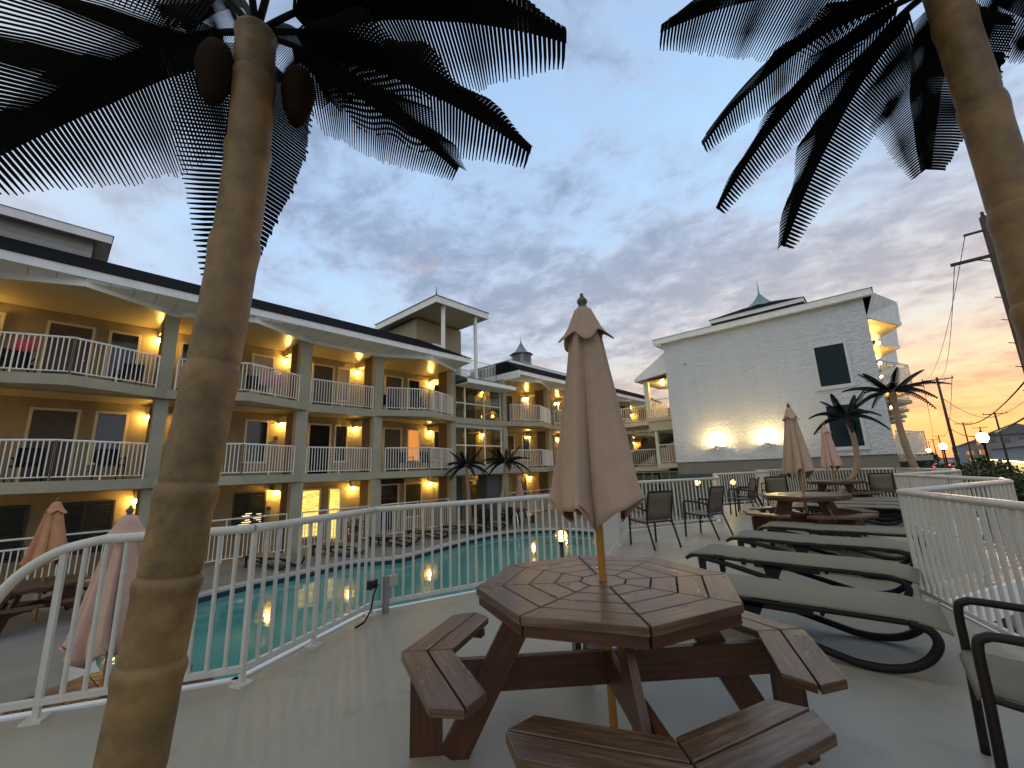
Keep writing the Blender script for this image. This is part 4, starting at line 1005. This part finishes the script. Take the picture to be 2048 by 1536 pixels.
# ================================================================ CHAIRS
def make_chair(sling, frame, name='sling_chair', woven=False, seatm=None):
    root = empty(name)
    for s in (-1, 1):
        y = s*.265
        m = MB(); m.stube([(.27, y, 0), (.255, y, .40), (.25, y, .60), (.225, y, .64), (.17, y, .648), (-.05, y, .635), (-.21, y, .60)], .0175, 8); m.build('arm_frame', frame, root)
        m = MB(); m.stube([(-.36, y*.98, 0), (-.27, y*.97, .25), (-.215, y*.95, .42), (-.235, y*.95, .60), (-.31, y*.92, .90)], .0165, 8); m.build('rear_leg', frame, root)
        m = MB(); m.stube([(.252, y*.96, .425), (.1, y*.96, .408), (-.215, y*.95, .395)], .014, 8); m.build('seat_rail', frame, root)
    m = MB()
    seat = [(.285, .405), (.27, .432), (.22, .438), (.05, .42), (-.12, .405), (-.205, .405)]
    for x, z in seat:
        for k in range(5): y = (-.5+k/4)*.48; m.v.append((x, y, z-.006*cos(pi*(k-2)/4)))
    for i in range(len(seat)-1):
        for k in range(4): m.face([i*5+k, i*5+k+1, (i+1)*5+k+1, (i+1)*5+k], None, True)
    m.build('seat', seatm or sling, root, solid=.008)
    m = MB(); bk = [(-.212, .44), (-.222, .55), (-.248, .68), (-.285, .80), (-.308, .885)]
    for x, z in bk:
        for k in range(5): y = (-.5+k/4)*.475; m.v.append((x-.012*cos(pi*(k-2)/4), y, z))
    for i in range(len(bk)-1):
        for k in range(4): m.face([i*5+k, i*5+k+1, (i+1)*5+k+1, (i+1)*5+k], None, True)
    m.build('backrest', sling, root, solid=.008)
    m = MB(); m.stube([(-.31, -.245, .90), (-.325, 0, .903), (-.31, .245, .90)], .0165, 8); m.build('back_rail', frame, root)
    for x in (-.215, .25): m = MB(); m.tube([(x, -.25, .412), (x, .25, .412)], .013, 6); m.build('cross_rail', frame, root)
    return root
c0 = make_chair(SLINGB, BRNM, seatm=SLING); CG = 'brown mesh armchairs along the pool-side railing'
c0.location = (7.09, 3.24, 0); c0.rotation_euler.z = R(62); tag(c0, 'brown mesh armchair nearest the foreground umbrella, back to the camera', 'chair', CG)
for x, y, a, lab in ((8.47, 2.80, 79, 'second brown mesh armchair, turned to the railing, left of the loungers'), (12.15, 3.02, 118, 'front one of two overlapping mesh armchairs seen side-on'), (13.15, 3.12, 100, 'rear one of two overlapping mesh armchairs'), (15.9, 3.0, 80, 'small distant mesh armchair by the lantern glow')):
    dup(c0, (x, y, 0), R(a), lab)
c1 = make_chair(SLING, BRNM); c1.location = (2.76, -.37, 0); c1.rotation_euler.z = R(91); tag(c1, 'near dark-framed armchair with tan sling seat at the right edge', 'chair', 'tan sling armchairs on the deck')
for x, y, a, lab in ((15.6, .36, 8, 'tan-backed sling armchair beyond the far picnic table'), (13.9, 2.55, 10, 'tan sling armchair behind the middle table, left of the umbrella pole')):
    dup(c1, (x, y, 0), R(a), lab)
for x, y, a, lab in ((13.3, 13.95, -150, 'black patio chair left of two, beside the far pool edge'), (14.5, 13.6, -170, 'black patio chair right of two, beside the far pool edge')):
    o = make_chair(PLAS, PLAS, 'patio_chair'); o.location = (x, y, PZ); o.rotation_euler.z = R(a); tag(o, lab, 'chair', 'black patio chairs at the pool')
k = 0
bal = [(-.9, 2, -75), (1.3, 2, -110), (3.0, 2, -80), (4.6, 2, -95), (10.3, 2, -80), (11.6, 2, -100), (1.2, 1, -80), (-.4, 1, -100), (3.2, 1, -95), (11.2, 1, -85), (12.5, 1, -90)]
names = {2: 'top', 1: 'middle'}
where = {-.9: 'left of the top-left door', 1.3: 'right of the top-left door', 3.0: 'just right of the big palm trunk', 4.6: 'beside the pink towel', 10.3: 'left of the door nearest the glazed stairs', 11.6: 'at the balcony point nearest the glazed stairs', 1.2: 'below the narrow dark window at the left', -.4: 'in front of the left door', 3.2: 'behind the big palm trunk', 11.2: 'in front of the orange lit window', 12.5: 'right of the orange lit window'}
cb = make_chair(PLAS, PLAS, 'patio_chair')
for i, (x, fl, a) in enumerate(bal):
    lab = f'dark chair on the {names[fl]}-floor balcony, {where[x]}'
    loc = (x, 16.9 if x not in (11.6, 4.6) else 16.4, SL[fl])
    if i == 0: cb.location = loc; cb.rotation_euler.z = R(a); tag(cb, lab, 'chair', 'dark chairs on the hotel balconies')
    else: dup(cb, loc, R(a), lab)

# towels hung on the balcony rails
def towel(x0, x1, y0, y1, z, color, lab, h=.6):
    m = MB(); n = 10
    for i in range(n+1):
        t = i/n; x, y = lerp(x0, x1, t), lerp(y0, y1, t)
        for k, (dy, dz) in enumerate(((-.045, -h), (-.04, -h*.5), (-.035, 0.0), (0, .035), (.035, 0), (.04, -h*.6))): m.v.append((x, y+dy+.008*sin(t*17+k), z+dz+.02*sin(t*9)*(k == 0)))
    for i in range(n):
        for k in range(5): m.face([i*6+k, (i+1)*6+k, (i+1)*6+k+1, i*6+k+1], None, True)
    tag(m.build('beach_towel', mat(color[0], color[1], .95, var=.25, vscale=8), solid=.008), lab, 'towel', 'towels drying on the balconies')
towel(4.45, 5.35, 15.53, 15.83, 4.13+.82, ('pink_towel', (.55, .22, .24)), 'faded pink towel on the top balcony right of the palm trunk', .45)
towel(-1.0, -.55, 15.72, 15.58, 4.13+.85, ('red_towel', (.55, .05, .05)), 'red towel on the top balcony at the left edge', .3)

# ================================================================ SMALL THINGS
# pool ladders
def ladder(loc, rz, lab):
    root = empty('pool_ladder', loc, rz, label=lab, cat='pool ladder', group='metal ladders in the pool')
    for s in (-1, 1):
        m = MB(); m.tube([(-.35, s*.26, 0), (-.33, s*.26, .55), (-.22, s*.26, .78), (-.05, s*.26, .80), (.08, s*.26, .62), (.14, s*.26, .1), (.16, s*.26, -.9)], .022, 8); m.build('handrail', CHROME, root)
    for z in (-.3, -.6):
        m = MB(); m.box((.15, 0, z), (.09, .5, .03)); m.build('step', CHROME, root)
ladder((2.4, 12.45, PZ), R(-60), 'metal pool ladder right of the big palm trunk'); ladder((14.3, 12.5, PZ), R(-110), 'slim metal pool handrail at the far pool edge')
# caged lantern posts
def lantern(loc, lab, s=1.0):
    x, y, z = loc; root = empty('lantern_post', (x, y, PZ), label=lab, cat='lantern', group='caged lanterns on black posts by the pool')
    h = z-PZ
    m = MB(); m.tube([(0, 0, 0), (0, 0, h-.1)], .035, 10); m.lathe([(.09, 0), (.09, .03), (.04, .06)], n=10); m.lathe([(.05, h-.14), (.09, h-.10), (.09, h-.085)], n=10); m.build('post', DARKM, root)
    m = MB(); m.ball((0, 0, h), .085*s, 12, 8); m.build('bulb_glass', LANTG, root)
    m = MB()
    for k in range(6):
        a = pi*k/3; m.tube([(.1*s*sin(pi*q/10)*cos(a), .1*s*sin(pi*q/10)*sin(a), h-.1*s*cos(pi*q/10)) for q in range(1, 10)], .006, 5)
    for zz in (-.045, 0, .045): r_ = sqrt(max(0, (.1*s)**2-zz*zz)); m.tube([(r_*cos(pi*q/8), r_*sin(pi*q/8), h+zz) for q in range(16)], .006, 5, closed=True)
    m.lathe([(.06, h+.085*s), (.03, h+.11*s), (.006, h+.13*s)], n=10)
    m.build('cage', mat('brass_cage', (.20, .12, .03), .4, metal=.6), root)
lantern((6.32, 4.6, .16), 'lit caged lantern on a black post just left of the foreground umbrella pole', 1.15)
lantern((13.9, 4.7, .76), 'small lit lantern in the railing notch beyond the second chair'); lantern((17.1, 4.5, .62), 'lantern glowing on the railing near the farthest chair')
# floodlight on the railing with its cable
root = empty('floodlight', (2.42, 3.92, 0), label='small black floodlight with grey junction box and cable on the deck edge', cat='floodlight')
m = MB(); m.box((.0, .03, .17), (.05, .05, .34)); m.build('stake', mat('weathered_grey', (.22, .22, .21), .8, var=.2), root)
m = MB(); m.box((.07, .03, .29), (.10, .07, .10)); m.build('junction_box', mat('beige_box', (.38, .36, .28), .7), root, bevel=.006)
m = MB(); m.box((-.12, .1, .28), (.12, .07, .08), rz=.5); m.build('lamp_head', DARKM, root, bevel=.006)
m = MB(); m.tube([(-.06, .08, .27), (-.14, .02, .2), (-.2, -.05, .10), (-.30, -.12, .03), (-.4, -.14, .012)], .009, 6); m.build('cable', PLAS, root)
# planter
root = empty('planter', (8.3, 15.9, PZ), label='round planter with a dark leafy plant between poolside loungers', cat='planter')
m = MB(); m.lathe([(.2, 0), (.28, .38), (.30, .42), (.26, .42)], n=16); m.build('pot', TERRA, root)
m = MB(); rnd = random.Random(4)
for i in range(220):
    a, e = rnd.random()*6.28, rnd.uniform(.2, 1.4); r_ = rnd.uniform(.05, .38); c = Vector((r_*cos(a)*cos(e*.7), r_*sin(a)*cos(e*.7), .42+r_*sin(e)*1.5)); u = Vector((rnd.uniform(-1, 1), rnd.uniform(-1, 1), rnd.uniform(-.4, 1))).normalized()*.09; v = u.cross(Vector((rnd.random(), rnd.random(), rnd.random()))).normalized()*.03
    m.quad(c-u*.1, c+u*.5-v, c+u, c+u*.5+v)
m.build('leaves', mat('planter_leaf', (.02, .05, .02), .6), root)

# ================================================================ STREET
def utility_pole(loc, h, lab, arm=2.4, armrot=0, r=.16, single=False):
    root = empty('utility_pole', loc, label=lab, cat='utility pole', group='wooden utility poles along the street')
    m = MB(); m.tube([(0, 0, 0), (0, 0, h)], r, 10, rr=[r, r*.62]); m.build('pole', WOODP, root)
    for zz in ((h-.25,) if not single else (h-.45, h-1.35)):
        m = MB()
        if single:
            ln = .98 if zz < h-1 else .52; m.box((0, ln/2, zz), (.10, ln, .09 if zz < h-1 else .05)); m.tube([(0, .05, zz-.22), (0, ln*.45, zz)], .015, 6) if zz < h-1 else None
        else:
            m.box((0, 0, zz), (.10, arm, .11)); m.tube([(0, 0, zz-.6), (0, arm*.3, zz)], .02, 5); m.tube([(0, 0, zz-.6), (0, -arm*.3, zz)], .02, 5)
        m.build('cross_arm', WOODP, root, rz=armrot)
    for y in ((-arm/2+.08, 0, arm/2-.08) if not single else (0,)):
        m = MB(); m.lathe([(.03, 0), (.055, .05), (.03, .09), (.055, .13), (.02, .2)], (0, y, h-.19 if not single else h), 8); m.build('insulator', DARKM, root)
    if single:
        for q in range(14): m = MB(); m.tube([(-.1, .12, h-2.8-q*.75), (-.1, .26, h-2.75-q*.75)], .015, 5); m.build('step_bolt', DARKM, root)
poles = [((19.5, -3.5, GZ), 11.6, 'nearest dark utility pole with a one-sided arm, beside the right palm trunk', True), ((62, -4.9, GZ), 12.1, 'wooden utility pole with a wide cross arm beyond the white building', False),
         ((150, -9.6, GZ), 9.0, 'second utility pole along the near side of the street', False), ((185, -10.4, GZ), 9.2, 'third utility pole along the near side of the street', False), ((225, -11.3, GZ), 9.4, 'farthest utility pole down the street', False),
         ((92, -12.2, GZ), 9.9, 'utility pole in front of the shop building at the right', False), ((120, -11.5, GZ), 10.2, 'short utility pole above the grey house roof', False), ((140, -15.8, GZ), 10.0, 'bare short pole behind the largest street lamp', False)]
for loc, h, lab, sgl in poles: utility_pole(loc, h, lab, single=sgl, armrot=0)
def wire(a, b, sag, lab, r=.02):
    a, b = Vector(a), Vector(b); m = MB(); pts = [a.lerp(b, t/16)+Vector((0, 0, -4*sag*(t/16)*(1-t/16))) for t in range(17)]; m.tube(pts, r, 4, caps=False)
    tag(m.build('power_line', PLAS), lab, 'power line', 'overhead wires along the street')
wire((19.5, -3.0, 8.4), (62, -3.8, 9.2), 1.2, 'high thin wire from the short arm of the near pole to the cross-arm pole', .011); wire((19.5, -2.6, 7.5), (62, -4.9, 9.2), 1.2, 'high thin wire from the long arm of the near pole', .011)
wire((19.5, -3.5, 3.6), (62, -4.9, 5.3), 1.2, 'sagging cable from the near pole to the cross-arm pole, crossing the sunset', .03); wire((19.5, -3.5, 2.6), (62, -4.9, 4.1), .9, 'lowest sagging cable left of the near pole', .035)
wire((62, -4.9, 7.2), (92, -12.2, 6.6), .9, 'cable crossing the street between the two wooden poles', .035); wire((92, -12.2, 6.6), (50, -12, 9.5), 1.0, 'cable leaving the frame at the right edge', .03)
wire((62, -3.8, 9.2), (150, -8.6, 6.2), 1.5, 'upper wire between the cross-arm pole and the next', .025); wire((62, -6.0, 9.2), (150, -10.6, 6.2), 1.5, 'outer upper wire between the cross-arm pole and the next', .025)
wire((150, -9.6, 6.2), (185, -10.4, 6.4), 1.5, 'distant wire near the horizon', .03)

def street_lamp(loc, h, lab, s=1.0, shrub=False):
    root = empty('street_lamp', loc, label=lab, cat='street lamp', group='lit street lamps along the pavement')
    m = MB(); m.lathe([(.16, 0), (.16, .25), (.09, .4), (.06, .5), (.05, h-.35), (.12, h-.30), (.13, h-.22)], n=10); m.build('post', DARKM, root)
    m = MB(); m.lathe([(.12, h-.22), (.19, h-.10), (.21, h+.05), (.17, h+.17), (.06, h+.24)], n=12); m.build('lamp_globe', STREETG, root)
    m = MB(); m.lathe([(.10, h+.24), (.07, h+.30), (.015, h+.36)], n=10); m.build('cap', DARKM, root)
street_lamp((30, -3.38, GZ), 4.78, 'largest lit street lamp at the right, above the shrubs'); street_lamp((46, -3.05, GZ), 4.68, 'second lit street lamp left of the largest'); street_lamp((68, -3.25, GZ), 4.6, 'small lit street lamp farthest left, under the balcony')

# shrubs by the pavement
def leafy(root, name, centre, rad, n, leaf, m_, seed, sq=(1, 1, 1)):
    rnd = random.Random(seed); m = MB()
    cl = [(Vector((rnd.gauss(0, .45)*rad*sq[0], rnd.gauss(0, .45)*rad*sq[1], rnd.gauss(0, .42)*rad*sq[2])), rnd.uniform(.25, .55)*rad) for _ in range(16)]
    for i in range(n):
        c_, r_ = cl[rnd.randrange(16)]; d = Vector((rnd.gauss(0, 1), rnd.gauss(0, 1), rnd.gauss(0, 1))).normalized()*r_*rnd.random()**.4
        c = Vector(centre)+c_+d; u = Vector((rnd.uniform(-1, 1), rnd.uniform(-1, 1), rnd.uniform(-.3, 1))).normalized()*leaf; v = u.cross(Vector((rnd.random()-.5, rnd.random()-.5, rnd.random()))).normalized()*leaf*.4
        m.quad(c, c+u*.5-v, c+u, c+u*.5+v)
    m.build(name, m_, root)
def shrub(loc, h, rad, lab, seed, sq=(1, 1, 1), n=5200, leaf=.13):
    root = empty('shrub', loc, label=lab, cat='shrub', group='dark shrubs beside the pavement')
    m = MB()
    for k in range(4): a = 1.6*k; m.tube([(0, 0, 0), (.15*cos(a), .15*sin(a), h*.4), (.5*rad*cos(a), .5*rad*sin(a), h*.85)], .05, 6, rr=[.06, .04, .015])
    m.build('stem', WOODP, root); leafy(root, 'foliage', (0, 0, h*.62), rad, n, leaf, LEAFB, seed, sq)
shrub((25, -2.25, GZ), 4.3, 1.45, 'wide dark shrub between the second lamp and the largest lamp', 1, (1.2, 1.05, .9), 7000); shrub((29.2, -3.3, GZ), 4.4, .8, 'tall narrow dark shrub round the post of the largest lamp', 2, (.6, .6, 1.7)); shrub((30.5, -4.1, GZ), 3.5, 1.2, 'low shrub at the right of the largest lamp', 3, (1.5, 1, .9))
shrub((88, -2.5, GZ), 4.6, 2.6, 'low dark tree beyond the small lamp under the balcony', 6, (1.4, 1.3, .8), 4000, .3)

# parked and waiting cars
def make_car(paint, name='parked_car', tail=False):
    root = empty(name)
    prof = [(-2.15, .35), (-2.2, .62), (-2.12, .86), (-1.75, .93), (-1.2, 1.36), (-.55, 1.45), (.35, 1.42), (.85, 1.10), (1.1, .95), (1.95, .80), (2.18, .62), (2.2, .36)]
    m = MB(); secs = [(-.84, .80, .12), (-.88, .92, .04), (-.66, 1, 0), (.66, 1, 0), (.88, .92, .04), (.84, .80, .12)]
    W = [(-.86, 0), (-.86, 1), (.86, 1), (.86, 0)]
    n = len(prof)
    for y, ty in ((-.86, -1), (.86, 1)):
        for x, z in prof: m.v.append((x, y*(1 if z < 1.0 else .80), z))
    for i in range(n-1): m.face([i, i+1, n+i+1, n+i], None, False)
    m.face([n-1, 0, n, 2*n-1]); m.face(list(range(n-1, -1, -1))); m.face(list(range(n, 2*n)))
    m.build('body', paint, root, bevel=.05)
    m = MB()
    m.quad((-1.70, -.66, .99), (-1.22, -.62, 1.34), (-1.22, .62, 1.34), (-1.70, .66, .99)); m.quad((.42, -.62, 1.395), (1.02, -.68, 1.03), (1.02, .68, 1.03), (.42, .62, 1.395))
    for i in range(len(m.v)): v = m.v[i]; m.v[i] = (v[0]+(.03 if v[0] > 0 else -.03), v[1], v[2]+.03)
    for s in (-1, 1): m.quad((-1.15, s*.80, 1.02), (.75, s*.80, 1.04), (.35, s*.725, 1.36), (-1.0, s*.725, 1.32))
    m.build('window', GLASSD, root)
    for x in (-1.35, 1.35):
        for s in (-1, 1):
            m = MB(); m.tube([(x, s*.66, .33), (x, s*.89, .33)], .33, 20); wh = m.build('wheel', PLAS, root); m = MB(); m.tube([(x, s*.89, .33), (x, s*.905, .33)], .2, 14); m.build('rim', CHROME, wh)
    for s in (-1, 1):
        m = MB(); m.box((-2.19, s*.66, .74), (.06, .30, .14)); m.build('tail_light', mat('tail_light_on', (.4, .01, .01), .4, emit=(1, .008, .006), estr=120) if tail else mat('tail_light_off', (.25, .01, .01), .3), root)
        m = MB(); m.box((2.15, s*.62, .64), (.08, .34, .13)); m.build('headlight', mat('headlight_glass', (.6, .6, .58), .2), root)
    return root
cars = [((56, -7.2), pi-.048, (.05, .055, .06), False, 'dark parked car at the right edge beside the street'), ((48.5, -6.6), pi-.048, (.35, .36, .38), False, 'silver car nearest at the right edge beside the street'),
        ((7.6, -3.05), -.048, (.30, .31, .33), False, 'grey car parked below the deck, seen through the near railing'), ((2.4, -3.1), -.048, (.04, .05, .12), False, 'dark blue car parked below the deck behind the near armchair'), ((12.9, -3.2), -.048, (.025, .025, .03), False, 'black car parked below the deck under the middle corner'), ((18.2, -3.6+.25), -.048, (.32, .02, .02), False, 'red car parked below the deck farthest along'),
        ((188, -9.9), -.048, (.05, .05, .06), True, 'distant car with red tail lights, leftmost of three on the street'), ((172, -9.3), -.048, (.1, .1, .1), True, 'distant car with red tail lights, middle of three on the street'), ((200, -12.9), -.048, (.08, .02, .02), True, 'distant car with red tail lights, rightmost of three on the street')]
for i, ((x, y), rz, c, tl, lab) in enumerate(cars):
    o = make_car(mat('car_paint_%s' % ['dark', 'silver', 'grey', 'blue', 'black', 'red', 'slate', 'ash', 'maroon'][i], c, .25, metal=.3, coat=.6), tail=tl); o.location = (x, y, GZ+.004); o.rotation_euler.z = rz; tag(o, lab, 'car', 'cars parked or waiting by the street')

# buildings across and along the street
def house(loc, size, rh, wall, lab, lit=0, cat='building', name='distant_building'):
    root = empty(name, loc, label=lab, cat=cat, group='buildings across the street'); w, d, h = size
    m = MB(); m.bb(-w/2, w/2, -d/2, d/2, 0, h); m.build('wall', wall, root)
    m = MB(); k = 0; o = .5; m.v += [(-w/2-o, -d/2-o, h+.01), (w/2+o, -d/2-o, h+.01), (w/2+o, d/2+o, h+.01), (-w/2-o, d/2+o, h+.01), (-w/2+d*.4, 0, h+rh), (w/2-d*.4, 0, h+rh)]
    for q in ((3, 2, 1, 0), (0, 1, 5, 4), (2, 3, 4, 5), (1, 2, 5), (3, 0, 4)): m.face(list(q))
    m.build('roof', mat('grey_shingle', (.07, .07, .075), .9, var=.2), root)
    rnd = random.Random(int(w*10)); fl = max(1, int(h/2.8))
    for f in range(fl):
        for i in range(int(w/2.2)):
            x = -w/2+1.1+i*2.2; z = f*2.8+1.0
            if f == 0 and lit: continue
            m = MB(); m.bb(x-.45, x+.45, d/2, d/2+.05, z, z+1.3); m.build('window', LITY if rnd.random() < .12 else GLASSD, root)
        for i in range(int(d/2.4)):
            y = -d/2+1.1+i*2.4; m = MB(); m.bb(-w/2-.05, -w/2, y-.45, y+.45, f*2.8+1.0, f*2.8+2.3); m.build('window', GLASSD, root)
    if lit:
        m = MB(); m.bb(-w/2+.3, w/2-.3, d/2, d/2+.06, .5, 2.6); m.build('lit_shop_front', mat('shop_front_light', (.8, .7, .4), .5, emit=(1, .74, .30), estr=1.3, var=.0), root)
        m = MB(); m.bb(-w/2-.2, w/2+.2, d/2+.07, d/2+1.6, 2.75, 2.95)
        for i in range(int(w/1.6)): m.bb(-w/2+.3+i*1.6, -w/2+.42+i*1.6, d/2+.062, d/2+.14, 0, 2.7)
        m.build('shop_canopy', mat('canopy_grey', (.30, .30, .28), .7), root)
        for i in range(int(w/3)):
            m = MB(); m.ball((-w/2+1+i*3, d/2+1.3, 2.66), .09, 8, 6); m.build('canopy_lamp', STREETG, root)
    return root
HW = mat('bluish_siding', (.20, .25, .29), .8, var=.1); HB = mat('grey_brown_siding', (.22, .20, .18), .8, var=.1)
for h_ in (house((112, -21.4, GZ), (72, 11, 4.9), 2.2, HW, 'long blue-grey building with a bright lit shop front at the right edge', 1),
    house((178, -25.5, GZ), (30, 12, 8.6), 3.0, HB, 'grey three-storey house with hipped roof behind the largest lamp'), house((232, -28, GZ), (44, 12, 8.0), 3.0, HB, 'low house farther down across the street'),
    house((330, -33, GZ), (70, 14, 8), 3.0, HW, 'distant house roof near the horizon across the street')): h_.rotation_euler.z = -.048
